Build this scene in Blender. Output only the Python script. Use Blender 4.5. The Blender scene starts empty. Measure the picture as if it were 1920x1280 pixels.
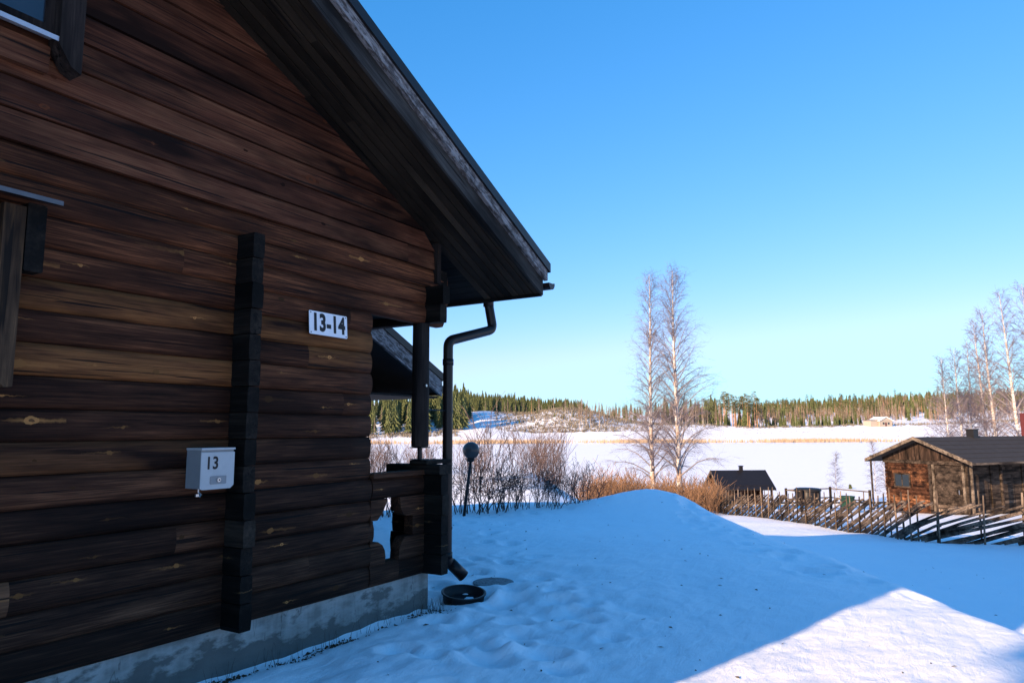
import bpy, math, random
import numpy as np
from mathutils import Vector, Matrix
from math import sin, cos, tan, atan2, radians as R, pi, sqrt

random.seed(7)
scene = bpy.context.scene
# ------------------------------------------------------------------ camera
PITCH, ROLL, HEAD, FPX = 0.1238, -0.00403, 0.54425, 1333.9
FW = Vector((cos(HEAD)*cos(PITCH), sin(HEAD)*cos(PITCH), sin(PITCH)))
RT0 = Vector((sin(HEAD), -cos(HEAD), 0)); UP0 = RT0.cross(FW)
RT = RT0*cos(ROLL) + UP0*sin(ROLL); UP = -RT0*sin(ROLL) + UP0*cos(ROLL)
cam = bpy.data.objects.new("camera", bpy.data.cameras.new("camera"))
cam.data.sensor_width = 36; cam.data.lens = 36*FPX/1920
cam.data.clip_start = 0.05; cam.data.clip_end = 6000
cam.matrix_world = Matrix(((RT.x, UP.x, -FW.x, 0), (RT.y, UP.y, -FW.y, 0), (RT.z, UP.z, -FW.z, 0), (0, 0, 0, 1)))
scene.collection.objects.link(cam); scene.camera = cam
# ------------------------------------------------------------------ light
SUN_AZ, SUN_EL = R(165.5), R(17.0)          # direction towards the sun, ccw from +X
SKY_STRENGTH, SUN_STRENGTH, EXPOSURE = 0.10, 5.0, 1.15
w = bpy.data.worlds.new("World"); scene.world = w; w.use_nodes = True
nt = w.node_tree; bg = nt.nodes["Background"]
sky = nt.nodes.new("ShaderNodeTexSky"); sky.sky_type = 'NISHITA'; sky.sun_disc = False
sky.sun_elevation = SUN_EL; sky.sun_rotation = (pi/2 - SUN_AZ) % (2*pi)
sky.air_density = 1.0; sky.dust_density = 0.2; sky.ozone_density = 3.0
# the deep, clear blue of this sky: one power curve per channel on the physical sky
spl = nt.nodes.new("ShaderNodeSeparateColor"); cmb = nt.nodes.new("ShaderNodeCombineColor"); nt.links.new(sky.outputs[0], spl.inputs[0])
for ch, (g_, k_) in enumerate(((1.45, 1.62), (0.74, 1.10), (0.58, 1.50))):
    pw = nt.nodes.new("ShaderNodeMath"); pw.operation = 'POWER'; pw.inputs[1].default_value = g_
    ml = nt.nodes.new("ShaderNodeMath"); ml.operation = 'MULTIPLY'; ml.inputs[1].default_value = k_*0.1487**g_/(SKY_STRENGTH*2**EXPOSURE)
    cp = nt.nodes.new("ShaderNodeMath"); cp.operation = 'SMOOTH_MIN'; cp.inputs[1].default_value = (0.68, 1.6, 4.0)[ch]/(SKY_STRENGTH*2**EXPOSURE); cp.inputs[2].default_value = 0.6
    nt.links.new(spl.outputs[ch], pw.inputs[0]); nt.links.new(pw.outputs[0], ml.inputs[0]); nt.links.new(ml.outputs[0], cp.inputs[0]); nt.links.new(cp.outputs[0], cmb.inputs[ch])
nt.links.new(cmb.outputs[0], bg.inputs[0])
bg.inputs[1].default_value = SKY_STRENGTH
sl = bpy.data.lights.new("sun", 'SUN'); sl.energy = SUN_STRENGTH; sl.angle = R(0.5); sl.color = (1.0, 0.71, 0.45)
sun = bpy.data.objects.new("sun", sl); scene.collection.objects.link(sun)
sd = Vector((cos(SUN_AZ)*cos(SUN_EL), sin(SUN_AZ)*cos(SUN_EL), sin(SUN_EL)))
sun.rotation_euler = sd.to_track_quat('Z', 'Y').to_euler(); sun.location = sd*60
scene.view_settings.view_transform = 'Standard'; scene.view_settings.look = 'None'
scene.view_settings.exposure = EXPOSURE; scene.view_settings.gamma = 1

def uv2xy(u, v): return (0.8555*u + 0.5178*v, 0.5178*u - 0.8555*v)
def pix(px, u): return uv2xy(u, (px-960)/1334*u)
def zpix(px, py, u):
    """height of what stands at distance u and shows at row py (design measure)"""
    return -(py - (815 - 0.0069*px))/1334*u

# ------------------------------------------------------------------ node helpers
class NT:
    def __init__(s, name):
        s.m = bpy.data.materials.new(name); s.m.use_nodes = True; s.t = s.m.node_tree
        s.b = s.t.nodes["Principled BSDF"]; s.b.inputs['Specular IOR Level'].default_value = 0.25
    def n(s, typ, **kw):
        x = s.t.nodes.new("ShaderNode"+typ)
        for k, v in kw.items():
            if k.startswith('i_'):
                key = k[2:]
                key = int(key) if key.isdigit() else key
                s.set(x.inputs[key], v)
            else: setattr(x, k, v)
        return x
    def set(s, inp, v):
        if isinstance(v, bpy.types.NodeSocket): s.t.links.new(v, inp)
        elif isinstance(v, bpy.types.Node): s.t.links.new(v.outputs[0], inp)
        else: inp.default_value = v
    def coord(s): return s.n("TexCoord").outputs['Object']
    def mapv(s, vec, scale=(1, 1, 1), loc=(0, 0, 0), rot=(0, 0, 0)):
        x = s.n("Mapping"); s.set(x.inputs['Vector'], vec)
        x.inputs['Scale'].default_value = scale; x.inputs['Location'].default_value = loc; x.inputs['Rotation'].default_value = rot
        return x.outputs[0]
    def noise(s, vec, scale=5, detail=4, rough=0.55, dist=0.0, dim='3D'):
        x = s.n("TexNoise", noise_dimensions=dim); s.set(x.inputs['Vector'], vec)
        x.inputs['Scale'].default_value = scale; x.inputs['Detail'].default_value = detail
        x.inputs['Roughness'].default_value = rough; x.inputs['Distortion'].default_value = dist
        return x.outputs['Fac']
    def math(s, op, a, b=0.0, c=0.0, clamp=False):
        if op == 'COMPARE': c = 0.1
        x = s.n("Math", operation=op, use_clamp=clamp)
        s.set(x.inputs[0], a); s.set(x.inputs[1], b)
        if op in ('MULTIPLY_ADD', 'SMOOTH_MIN', 'COMPARE'): s.set(x.inputs[2], c)
        return x.outputs[0]
    def ramp(s, fac, stops, interp='LINEAR'):
        x = s.n("ValToRGB"); s.set(x.inputs[0], fac); e = x.color_ramp.elements; x.color_ramp.interpolation = interp
        while len(e) < len(stops): e.new(0.5)
        for i, (p, c) in enumerate(stops):
            e[i].position = p; e[i].color = tuple(c)+(1,) if len(c) == 3 else c
        return x.outputs[0]
    def mix(s, fac, a, b, blend='MIX'):
        x = s.n("MixRGB", blend_type=blend)
        for i, v in enumerate((fac, a, b)):
            if isinstance(v, tuple) and len(v) == 3: v = v+(1,)
            s.set(x.inputs[i], v)
        return x.outputs[0]
    def sep(s, vec):
        x = s.n("SeparateXYZ"); s.set(x.inputs[0], vec); return x.outputs
    def comb(s, x_, y_, z_):
        x = s.n("CombineXYZ"); s.set(x.inputs[0], x_); s.set(x.inputs[1], y_); s.set(x.inputs[2], z_); return x.outputs[0]
    def white(s, v, dim='3D'):
        x = s.n("TexWhiteNoise", noise_dimensions=dim); s.set(x.inputs['Vector' if dim != '1D' else 'W'], v); return x.outputs
    def bump(s, h, strength=0.4, dist=0.01):
        x = s.n("Bump"); x.inputs['Strength'].default_value = strength; x.inputs['Distance'].default_value = dist
        s.set(x.inputs['Height'], h); s.t.links.new(x.outputs[0], s.b.inputs['Normal']); return x
    def col(s, c, rough=0.7, metal=0.0):
        if isinstance(c, tuple) and len(c) == 3: c = c+(1,)
        s.set(s.b.inputs['Base Color'], c); s.set(s.b.inputs['Roughness'], rough); s.b.inputs['Metallic'].default_value = metal
        return s.m

def wood(name, axis, dark, mid, light, course=None, z0=0.0, grain=100, knots=0.0, knotcol=(0.30, 0.15, 0.06), rough=0.75, bump=0.5, seglen=2.6, zgrad=None, off=0.0, rot=0.0, dim=0.62, odd=0.40, size=1.0, warm=None):
    """weathered timber; axis = grain direction 'X','Y','Z'; course = (axis index, height) of separate boards"""
    m = NT(name); co = m.coord(); m.b.inputs['Specular IOR Level'].default_value = 0.12
    dark, mid, light = [tuple(x*dim for x in q) for q in (dark, mid, light)]; knotcol = tuple(x*(dim**.5) for x in knotcol)
    if rot: co = m.mapv(co, rot=(0, rot, 0))
    ai = 'XYZ'.index(axis)
    if course:
        ci, ch = course
        xyz = m.sep(co)
        ki = m.math('FLOOR', m.math('DIVIDE', m.math('SUBTRACT', xyz[ci], z0), ch))
        rnd = m.white(ki, '1D')[0]
        li = m.math('FLOOR', m.math('DIVIDE', m.math('ADD', xyz[ai], m.math('MULTIPLY', rnd, 9.7)), seglen))
        wn = m.white(m.comb(ki, li, off), '3D')
        tone = wn[0]
        sh = m.math('MULTIPLY', tone, 13.0)
        vs = m.n("VectorMath", operation='ADD'); m.set(vs.inputs[0], co); m.set(vs.inputs[1], m.comb(sh, sh, sh)); co2 = vs.outputs[0]
    else:
        co2 = co; tone = m.noise(co, 0.7, 1)
    sc = [grain]*3; sc[ai] = 2.4
    g = m.noise(m.mapv(co2, tuple(sc)), 1.0, 6, 0.70, 0.4)
    sc2 = [min(grain*0.16, 9)]*3; sc2[ai] = 1.1
    g2 = m.noise(m.mapv(co2, tuple(sc2)), 1.0, 3, 0.6, 0.6)
    f = m.math('ADD', m.math('MULTIPLY', g, 0.6), m.math('MULTIPLY', g2, 0.4))
    f = m.math('ADD', f, m.math('MULTIPLY', m.math('SUBTRACT', tone, 0.5), 0.10))
    c = m.ramp(f, [(0.36, dark), (0.50, mid), (0.66, light)])
    # darker weather patches
    sc3 = [3.0]*3; sc3[ai] = 0.7
    pt = m.noise(m.mapv(co2, tuple(sc3)), 1.0, 4, 0.6)
    c = m.mix(m.ramp(pt, [(0.42, (0, 0, 0)), (0.62, (1, 1, 1))]), c, tuple(x*0.42 for x in dark), 'MIX') if zgrad is None else m.mix(m.math('MULTIPLY', m.ramp(pt, [(0.40, (0, 0, 0)), (0.66, (1, 1, 1))]), 0.75), c, tuple(x*0.5 for x in dark))
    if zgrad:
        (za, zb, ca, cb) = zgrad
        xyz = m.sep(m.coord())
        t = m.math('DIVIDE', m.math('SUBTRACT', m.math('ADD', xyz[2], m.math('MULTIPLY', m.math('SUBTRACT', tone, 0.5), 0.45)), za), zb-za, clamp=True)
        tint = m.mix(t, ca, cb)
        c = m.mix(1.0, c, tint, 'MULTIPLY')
    if course:
        # one odd board in six is much paler
        c = m.mix(m.math('MULTIPLY', m.math('GREATER_THAN', wn[0], 0.93), odd), c, m.mix(0.5, c, light), 'ADD')
    if warm:
        wf = m.math('MULTIPLY', m.math('MULTIPLY', m.math('GREATER_THAN', m.sep(wn['Color'])[1], 0.80), m.math('GREATER_THAN', ki, 6.5)), m.ramp(m.noise(m.mapv(co2, tuple([7.0 if i != ai else 0.9 for i in range(3)]), (1, 2, 3)), 1.0, 4, 0.65), [(0.40, (0, 0, 0)), (0.62, (1, 1, 1))]))
        for kk, amt in warm: wf = m.math('ADD', wf, m.math('MULTIPLY', m.math('MULTIPLY', m.math('COMPARE', ki, kk, 0.1), m.math('LESS_THAN', m.sep(co)[ai], 3.08)), m.ramp(g2, [(0.36, (0, 0, 0)), (0.55, (amt, amt, amt))])), clamp=True)
        c = m.mix(m.math('MULTIPLY', wf, 0.62), c, m.mix(g, (0.05, 0.019, 0.007), (0.40, 0.165, 0.052)))
    crack = m.noise(m.mapv(co2, tuple([grain*0.55 if i != ai else 0.8 for i in range(3)]), (3, 5, 9)), 1.0, 2, 0.5, 0.2)
    ck = m.ramp(crack, [(0.335, (1, 1, 1)), (0.365, (0, 0, 0))])
    c = m.mix(m.math('MULTIPLY', ck, 0.85), c, (0.004, 0.004, 0.004))
    hgt = m.math('SUBTRACT', m.math('MULTIPLY', g, 0.6), ck)
    if knots:
        vsc = [1.0, 1.0, 1.0]
        vsc[ai] = 2.5
        oi = course[0] if course else (2 if ai != 2 else 0)
        vsc[oi] = 1.0/course[1] if course else 6.0
        k = [i for i in range(3) if i not in (ai, oi)][0]
        src = m.sep(co2)
        a = m.math('MULTIPLY', src[ai], vsc[ai])
        if course: b = m.math('DIVIDE', m.math('SUBTRACT', m.sep(co)[oi], z0), course[1])
        else: b = m.math('MULTIPLY', src[oi], vsc[oi])
        p = m.comb(a, b, 0.0)
        v = m.n("TexVoronoi", voronoi_dimensions='2D', feature='F1'); m.set(v.inputs['Vector'], p); v.inputs['Scale'].default_value = 1.0
        d = m.n("VectorMath", operation='SUBTRACT'); m.set(d.inputs[0], p); m.set(d.inputs[1], v.outputs['Position'])
        dx, dy, _ = m.sep(d.outputs[0])
        rk = m.sep(v.outputs['Color'])
        if course:
            ia = m.math('FLOOR', a); wk = m.white(m.comb(ia, m.math('MULTIPLY', ki, 1.37), off+3.3), '3D'); rk = m.sep(wk['Color'])
            rk2 = m.white(m.comb(ia, m.math('MULTIPLY', ki, 2.71), off+8.1), '3D'); w2 = m.sep(rk2['Color'])
            dx = m.math('SUBTRACT', m.math('SUBTRACT', a, ia), m.math('MULTIPLY_ADD', w2[0], 0.6, 0.2))
            dy = m.math('SUBTRACT', m.math('SUBTRACT', b, m.math('FLOOR', b)), m.math('MULTIPLY_ADD', m.math('POWER', w2[1], 1.0), 0.5, 0.28))
            dyh = dy
            sgn = m.math('MULTIPLY', m.math('GREATER_THAN', m.math('MULTIPLY', dx, m.math('SUBTRACT', w2[2], 0.5)), 0.0), 1.6)
            dxh = m.math('MULTIPLY', dx, m.math('ADD', sgn, 1.0))
        else: dxh = dx
        on = m.math('LESS_THAN', rk[0], knots)
        size = m.math('MULTIPLY_ADD', m.math('POWER', rk[1], 2.5), 0.060*size, 0.026)
        wob = m.math('ADD', m.math('MULTIPLY', m.math('SUBTRACT', g2, 0.5), 0.14), m.math('MULTIPLY', m.math('SUBTRACT', m.noise(co2, 34, 3, 0.6), 0.5), 0.16))
        e1 = m.math('SQRT', m.math('ADD', m.math('POWER', m.math('DIVIDE', dx, 1.1), 2.0), m.math('POWER', m.math('DIVIDE', m.math('ADD', dy, wob), 1.5), 2.0)))
        core = m.math('MULTIPLY', m.math('LESS_THAN', e1, size), on)
        ring = m.math('MULTIPLY', m.math('LESS_THAN', e1, m.math('MULTIPLY', size, 0.42)), m.math('GREATER_THAN', rk[2], 0.74))
        e2 = m.math('SQRT', m.math('ADD', m.math('POWER', m.math('DIVIDE', dxh, 10.0), 2.0), m.math('POWER', m.math('DIVIDE', m.math('ADD', dy, wob), 0.9), 2.0)))
        halo = m.math('MULTIPLY', m.math('MULTIPLY', m.math('SUBTRACT', 1.0, m.math('DIVIDE', e2, m.math('MULTIPLY', size, 1.15)), clamp=True), on), m.math('MULTIPLY', g, 1.7))
        c = m.mix(m.math('MULTIPLY', m.math('MULTIPLY', halo, rk[2]), 1.6, clamp=True), c, tuple(x*0.62 for x in knotcol))
        kc = m.ramp(rk[2], [(0.15, tuple(x*0.10 for x in knotcol)), (0.5, tuple(x*0.55 for x in knotcol)), (0.95, tuple(min(1, x*1.1) for x in knotcol))])
        c = m.mix(m.math('MULTIPLY', core, m.math('MULTIPLY_ADD', g, 1.0, 0.4), clamp=True), c, kc)
        c = m.mix(m.math('MULTIPLY', m.math('MULTIPLY', core, ring), 0.8), c, (0.05, 0.022, 0.012))
    m.bump(hgt, bump, 0.006)
    return m.col(c, rough)

def flat(name, base, rough=0.6, metal=0.0, var=0.15, scale=8, bump=0.1, bdist=0.003):
    m = NT(name); co = m.coord(); f = m.noise(co, scale, 5, 0.6)
    c = m.ramp(f, [(0.3, tuple(x*(1-var) for x in base)), (0.7, tuple(min(1, x*(1+var)) for x in base))])
    m.bump(f, bump, bdist)
    return m.col(c, rough, metal)

def snow(name, ridge=0.5):
    m = NT(name); co = m.coord()
    a = m.noise(m.mapv(co, (1, 1, 1), rot=(0, 0, 0.5)), 2.2, 6, 0.55)
    b = m.noise(m.mapv(co, (3.2, 9.0, 3.0), rot=(0, 0, -0.75)), 1.0, 4, 0.6, 0.5)
    f = m.noise(co, 90, 3, 0.7)
    h = m.math('ADD', m.math('MULTIPLY', a, 1.0), m.math('ADD', m.math('MULTIPLY', b, ridge), m.math('MULTIPLY', f, 0.12)))
    m.bump(h, 0.6, 0.06)
    c = m.ramp(m.noise(co, 1.3, 5, 0.6), [(0.3, (0.88, 0.90, 0.925)), (0.7, (0.925, 0.93, 0.94))])
    # sparse blown bits of bark and needles
    sp = m.noise(co, 42, 2, 0.5)
    c = m.mix(m.ramp(sp, [(0.79, (0, 0, 0)), (0.82, (0.6, 0.6, 0.6))]), c, (0.12, 0.10, 0.08))
    return m.col(c, 0.65)

M = {}
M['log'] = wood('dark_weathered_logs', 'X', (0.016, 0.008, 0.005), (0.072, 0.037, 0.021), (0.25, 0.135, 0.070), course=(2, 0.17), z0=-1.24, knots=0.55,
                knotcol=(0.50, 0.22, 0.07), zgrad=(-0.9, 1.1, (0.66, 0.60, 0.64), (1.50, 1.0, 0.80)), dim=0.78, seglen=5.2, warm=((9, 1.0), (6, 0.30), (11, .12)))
M['clad'] = wood('red_brown_cladding_boards', 'X', (0.034, 0.012, 0.007), (0.118, 0.041, 0.022), (0.22, 0.095, 0.048), course=(2, 0.17), z0=-1.24, knots=0.45,
                 knotcol=(0.10, 0.030, 0.012), seglen=9.0, off=4.0, bump=0.3, odd=0.0, size=1.5, dim=0.76)
M['logend'] = wood('blackened_log_ends', 'Y', (0.006, 0.006, 0.005), (0.016, 0.013, 0.011), (0.05, 0.038, 0.028), course=(2, 0.17), z0=-1.24, knots=0.25, grain=45, knotcol=(0.25, 0.14, 0.06))
M['beam'] = wood('grey_brown_beam_wood', 'Y', (0.014, 0.012, 0.012), (0.036, 0.029, 0.027), (0.075, 0.062, 0.055), grain=45)
M['beamz'] = wood('dark_upright_wood', 'Z', (0.014, 0.011, 0.011), (0.038, 0.029, 0.026), (0.085, 0.066, 0.055), grain=50, knots=0.2)
M['tanz'] = wood('streaky_tan_window_board', 'Z', (0.03, 0.018, 0.012), (0.10, 0.060, 0.035), (0.36, 0.19, 0.08), grain=40, knots=0.4, dim=0.8)
M['soffit'] = wood('dark_soffit_boards', 'X', (0.034, 0.024, 0.016), (0.046, 0.033, 0.022), (0.062, 0.045, 0.031), course=(1, 0.0835), z0=3.34, grain=60, rot=R(-25))
M['soffity'] = wood('dark_eave_boards', 'Y', (0.010, 0.009, 0.009), (0.022, 0.020, 0.018), (0.04, 0.036, 0.032), grain=60)
def _barge():
    m = NT('peeling_grey_bargeboard'); co = m.mapv(m.coord(), rot=(0, R(-25), 0))
    g = m.noise(m.mapv(co, (4, 60, 60)), 1.0, 5, 0.65); p = m.noise(m.mapv(co, (9, 24, 24)), 1.0, 6, 0.72, 0.4)
    c = m.mix(m.ramp(p, [(0.46, (0, 0, 0)), (0.53, (1, 1, 1))]), m.ramp(g, [(0.35, (0.02, 0.018, 0.018)), (0.65, (0.12, 0.11, 0.11))]), m.ramp(g, [(0.35, (0.10, 0.10, 0.105)), (0.65, (0.27, 0.265, 0.27))]))
    m.bump(m.math('ADD', p, g), 0.6, 0.006); return m.col(c, 0.85)
M['barge'] = _barge()
M['barge2'] = wood('dull_grey_lower_bargeboard', 'X', (0.05, 0.047, 0.046), (0.12, 0.115, 0.11), (0.22, 0.21, 0.20), grain=60, rot=R(-25), dim=0.34)
M['metal'] = flat('dark_painted_sheet_metal', (0.013, 0.012, 0.013), 0.38, 0.0, 0.2, 6, 0.05)
M['pipe'] = flat('dark_brown_gutter_metal', (0.014, 0.010, 0.010), 0.33, 0.0, 0.2, 5, 0.05)
M['roof'] = flat('charcoal_roofing_sheet', (0.034, 0.031, 0.030), 0.85, 0.0, 0.18, 3, 0.3)
M['glass'] = flat('dark_window_glass', (0.02, 0.03, 0.045), 0.06, 0.0, 0.1, 2, 0.0); M['glass'].node_tree.nodes["Principled BSDF"].inputs['Specular IOR Level'].default_value = 0.6
M['sill'] = flat('pale_metal_sill', (0.42, 0.45, 0.50), 0.35, 0.3, 0.1)
M['lead'] = flat('dull_grey_flashing', (0.10, 0.11, 0.125), 0.5, 0.2, 0.2)
M['white'] = flat('white_enamel', (0.72, 0.74, 0.78), 0.3, 0.0, 0.05, 12, 0.03)
M['black'] = flat('black_lettering', (0.012, 0.012, 0.014), 0.5, 0, 0.1)
M['mail'] = flat('grey_white_mailbox_paint', (0.40, 0.42, 0.43), 0.35, 0.0, 0.05, 14, 0.04)
M['mails'] = flat('grey_mailbox_side', (0.22, 0.235, 0.245), 0.4, 0.0, 0.06, 14, 0.04)
M['steel'] = flat('scratched_steel', (0.45, 0.45, 0.46), 0.3, 0.9, 0.1, 30)
M['rubber'] = flat('black_rubber', (0.014, 0.014, 0.015), 0.45, 0, 0.2)
M['globe'] = flat('smoked_lamp_globe', (0.055, 0.048, 0.048), 0.16, 0, 0.1, 4, 0.0)
M['snow'] = snow('snow_cover'); M['snowlake'] = snow('snow_on_lake_ice', 0.15)
M['ochre'] = wood('ochre_logs', 'X', (0.025, 0.010, 0.006), (0.085, 0.036, 0.020), (0.27, 0.12, 0.055), course=(2, 0.2), z0=-4.2, knots=0.3, grain=22, rough=0.8, dim=1.0)  # brown to orange wood colour of the cabin and hut logs
M['greyboard'] = wood('brown_grey_gable_boards', 'Z', (0.018, 0.011, 0.008), (0.046, 0.028, 0.021), (0.10, 0.064, 0.046), course=(1, 0.11), z0=0, grain=30, dim=1.0)
M['doorboard'] = wood('dark_brown_door_boards', 'X', (0.02, 0.014, 0.011), (0.055, 0.040, 0.031), (0.12, 0.09, 0.07), course=(2, 0.14), z0=-4.2, grain=30, dim=1.0)
M['trimw'] = wood('pale_brown_trim', 'X', (0.07, 0.052, 0.04), (0.16, 0.125, 0.095), (0.27, 0.22, 0.18), grain=30, dim=1.0)
M['pole'] = wood('weathered_fence_poles', 'X', (0.045, 0.034, 0.027), (0.13, 0.10, 0.078), (0.28, 0.21, 0.16), grain=30, dim=1.0)
M['stake'] = wood('weathered_fence_stakes', 'Z', (0.055, 0.04, 0.03), (0.18, 0.13, 0.095), (0.36, 0.28, 0.21), grain=30, dim=1.0)
M['twig'] = flat('dark_bush_twigs', (0.050, 0.040, 0.038), 0.8, 0, 0.3, 3, 0)
M['redtwig'] = flat('red_brown_twigs', (0.125, 0.082, 0.068), 0.8, 0, 0.35, 2, 0)
M['orangetwig'] = flat('orange_willow_shoots', (0.25, 0.14, 0.075), 0.8, 0, 0.35, 1.5, 0)
M['birchtwig'] = flat('purple_brown_birch_twigs', (0.13, 0.105, 0.125), 0.8, 0, 0.3, 1, 0)
M['leafbit'] = flat('dead_leaves_and_grass', (0.06, 0.04, 0.025), 0.9, 0, 0.5, 9, 0)
M['limb'] = flat('grey_pink_birch_limbs', (0.26, 0.225, 0.23), 0.8, 0, 0.3, 1, 0)
M['straw'] = flat('tan_reeds', (0.44, 0.32, 0.21), 0.9, 0, 0.25, 0.3, 0)
M['spruce'] = flat('spruce_needles', (0.085, 0.10, 0.040), 0.9, 0, 0.5, 0.35, 0)
M['pine'] = flat('pine_needles', (0.10, 0.105, 0.045), 0.9, 0, 0.4, 0.35, 0)
M['sprucetrunk'] = flat('grey_brown_bark', (0.13, 0.10, 0.085), 0.9, 0, 0.3, 3)
M['pinetrunk'] = flat('orange_pine_bark', (0.42, 0.23, 0.14), 0.9, 0, 0.3, 2)
M['farbirch'] = flat('bare_birch_haze_of_twigs', (0.27, 0.19, 0.14), 0.9, 0, 0.3, 0.2, 0)
M['brush'] = flat('felling_waste', (0.17, 0.145, 0.11), 0.9, 0, 0.5, 0.3, 0)
M['fartrunk'] = flat('pale_birch_bark_far', (0.50, 0.42, 0.36), 0.9, 0, 0.2, 1, 0)
M['green'] = flat('dark_green_plastic', (0.012, 0.045, 0.03), 0.5)
M['greystone'] = flat('frosted_grey_cover', (0.20, 0.22, 0.23), 0.8, 0, 0.3, 30, 0.3)
M['red'] = flat('dark_red_metal', (0.09, 0.02, 0.022), 0.5)
M['cream'] = flat('cream_house_paint', (0.36, 0.31, 0.26), 0.7)
M['tin'] = flat('snowy_tin_roof', (0.75, 0.74, 0.74), 0.6)
def _conc():
    m = NT('stained_concrete'); co = m.coord()
    a = m.noise(m.mapv(co, (1.0, 1.0, 2.2)), 2.4, 6, 0.62); b = m.noise(m.mapv(co, (9, 9, 1.2)), 1.0, 3, 0.6); f = m.noise(co, 120, 3, 0.6)
    c = m.ramp(m.math('ADD', m.math('MULTIPLY', a, 0.7), m.math('MULTIPLY', b, 0.3)), [(0.38, (0.17, 0.175, 0.165)), (0.48, (0.28, 0.285, 0.27)), (0.62, (0.40, 0.405, 0.385))])
    z = m.sep(co)[2]
    low = m.math('DIVIDE', m.math('SUBTRACT', m.math('ADD', -1.36, m.math('MULTIPLY', m.math('SUBTRACT', a, 0.45), 1.3)), z), 0.10, clamp=True)
    c = m.mix(m.math('MULTIPLY', low, 0.8), c, (0.055, 0.058, 0.055))
    cr = m.noise(m.mapv(co, (1.1, 1.1, 0.25)), 2.0, 5, 0.6)
    ck = m.ramp(m.math('ABSOLUTE', m.math('SUBTRACT', cr, 0.5)), [(0.0, (1, 1, 1)), (0.004, (0, 0, 0))])
    c = m.mix(m.math('MULTIPLY', ck, 0.6), c, (0.03, 0.03, 0.03))
    m.bump(m.math('ADD', m.math('MULTIPLY', a, 0.7), m.math('MULTIPLY', f, 0.3)), 0.4, 0.01)
    return m.col(c, 0.85)
M['conc'] = _conc()
def _bark():
    m = NT('white_birch_bark'); co = m.coord()
    a = m.noise(m.mapv(co, (5, 5, 14)), 1.0, 4, 0.6); b = m.noise(m.mapv(co, (1.5, 1.5, 1.8)), 1.0, 3, 0.6)
    c = m.ramp(a, [(0.36, (0.05, 0.04, 0.035)), (0.45, (0.48, 0.44, 0.41)), (0.7, (0.76, 0.74, 0.72))])
    c = m.mix(m.ramp(b, [(0.46, (0, 0, 0)), (0.62, (0.8, 0.8, 0.8))]), c, (0.33, 0.20, 0.13))
    m.bump(a, 0.3, 0.01)
    return m.col(c, 0.75)
M['bark'] = _bark()

# ------------------------------------------------------------------ mesh helpers
class MB:
    def __init__(s): s.v = []; s.f = []
    def add(s, vs, fs):
        o = len(s.v); s.v.extend(tuple(p) for p in vs); s.f.extend(tuple(i+o for i in f) for f in fs)
    def box(s, x0, x1, y0, y1, z0, z1, bev=0.0):
        if bev:
            s.prism([(x0+bev, z0), (x1-bev, z0), (x1, z0+bev), (x1, z1-bev), (x1-bev, z1), (x0+bev, z1), (x0, z1-bev), (x0, z0+bev)], y0, y1); return s
        s.add([(x0, y0, z0), (x1, y0, z0), (x1, y1, z0), (x0, y1, z0), (x0, y0, z1), (x1, y0, z1), (x1, y1, z1), (x0, y1, z1)],
              [(0, 3, 2, 1), (4, 5, 6, 7), (0, 1, 5, 4), (1, 2, 6, 5), (2, 3, 7, 6), (3, 0, 4, 7)]); return s
    def prism(s, poly, y0, y1, axis='Y'):
        """polygon in XZ extruded along Y (axis Y), in YZ along X (axis X), in XY along Z (axis Z)"""
        n = len(poly)
        def P(a, b, t): return {'Y': (a, t, b), 'X': (t, a, b), 'Z': (a, b, t)}[axis]
        vs = [P(a, b, y0) for a, b in poly]+[P(a, b, y1) for a, b in poly]
        fs = [tuple(range(n)), tuple(range(2*n-1, n-1, -1))]+[(i, i+n, (i+1) % n+n, (i+1) % n) for i in range(n)]
        s.add(vs, fs); return s
    def loft(s, rings, cap=True):
        n = len(rings[0]); o = len(s.v)
        for r in rings: s.v.extend(tuple(p) for p in r)
        for k in range(len(rings)-1):
            for i in range(n):
                a = o+k*n+i; b = o+k*n+(i+1) % n
                s.f.append((a, b, b+n, a+n))
        if cap:
            s.f.append(tuple(o+i for i in range(n))[::-1]); q = o+(len(rings)-1)*n; s.f.append(tuple(q+i for i in range(n)))
        return s
    def tube(s, pts, rad, n=8, cap=True):
        pts = [Vector(p) for p in pts]
        if not hasattr(rad, '__len__'): rad = [rad]*len(pts)
        rings = []; ref = None
        for i, p in enumerate(pts):
            d = (pts[min(i+1, len(pts)-1)]-pts[max(i-1, 0)]).normalized()
            if ref is None: ref = Vector((0, 0, 1)) if abs(d.z) < 0.9 else Vector((1, 0, 0))
            a = d.cross(ref).normalized(); b = d.cross(a).normalized()
            ref = b.cross(d)*1.0 if False else ref
            rings.append([p+(a*cos(2*pi*k/n)+b*sin(2*pi*k/n))*rad[i] for k in range(n)])
        return s.loft(rings, cap)
    def lathe(s, prof, c=(0, 0, 0), n=24):
        rings = [[(c[0]+r*cos(2*pi*k/n), c[1]+r*sin(2*pi*k/n), c[2]+z) for k in range(n)] for r, z in prof]
        return s.loft(rings, True)
    def build(s, name, mat, parent=None, smooth=False, xf=None):
        me = bpy.data.meshes.new(name)
        vs = s.v if xf is None else [tuple(xf @ Vector(p)) for p in s.v]
        me.from_pydata(vs, [], s.f)
        me.materials.append(M[mat] if isinstance(mat, str) else mat)
        if smooth: me.polygons.foreach_set('use_smooth', [True]*len(me.polygons))
        me.update()
        o = bpy.data.objects.new(name, me); scene.collection.objects.link(o)
        if parent is not None: o.parent = parent
        return o
def tag(o, label=None, cat=None, group=None, kind=None):
    if label: o['label'] = label
    if cat: o['category'] = cat
    if group: o['group'] = group
    if kind: o['kind'] = kind
    return o
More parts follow.
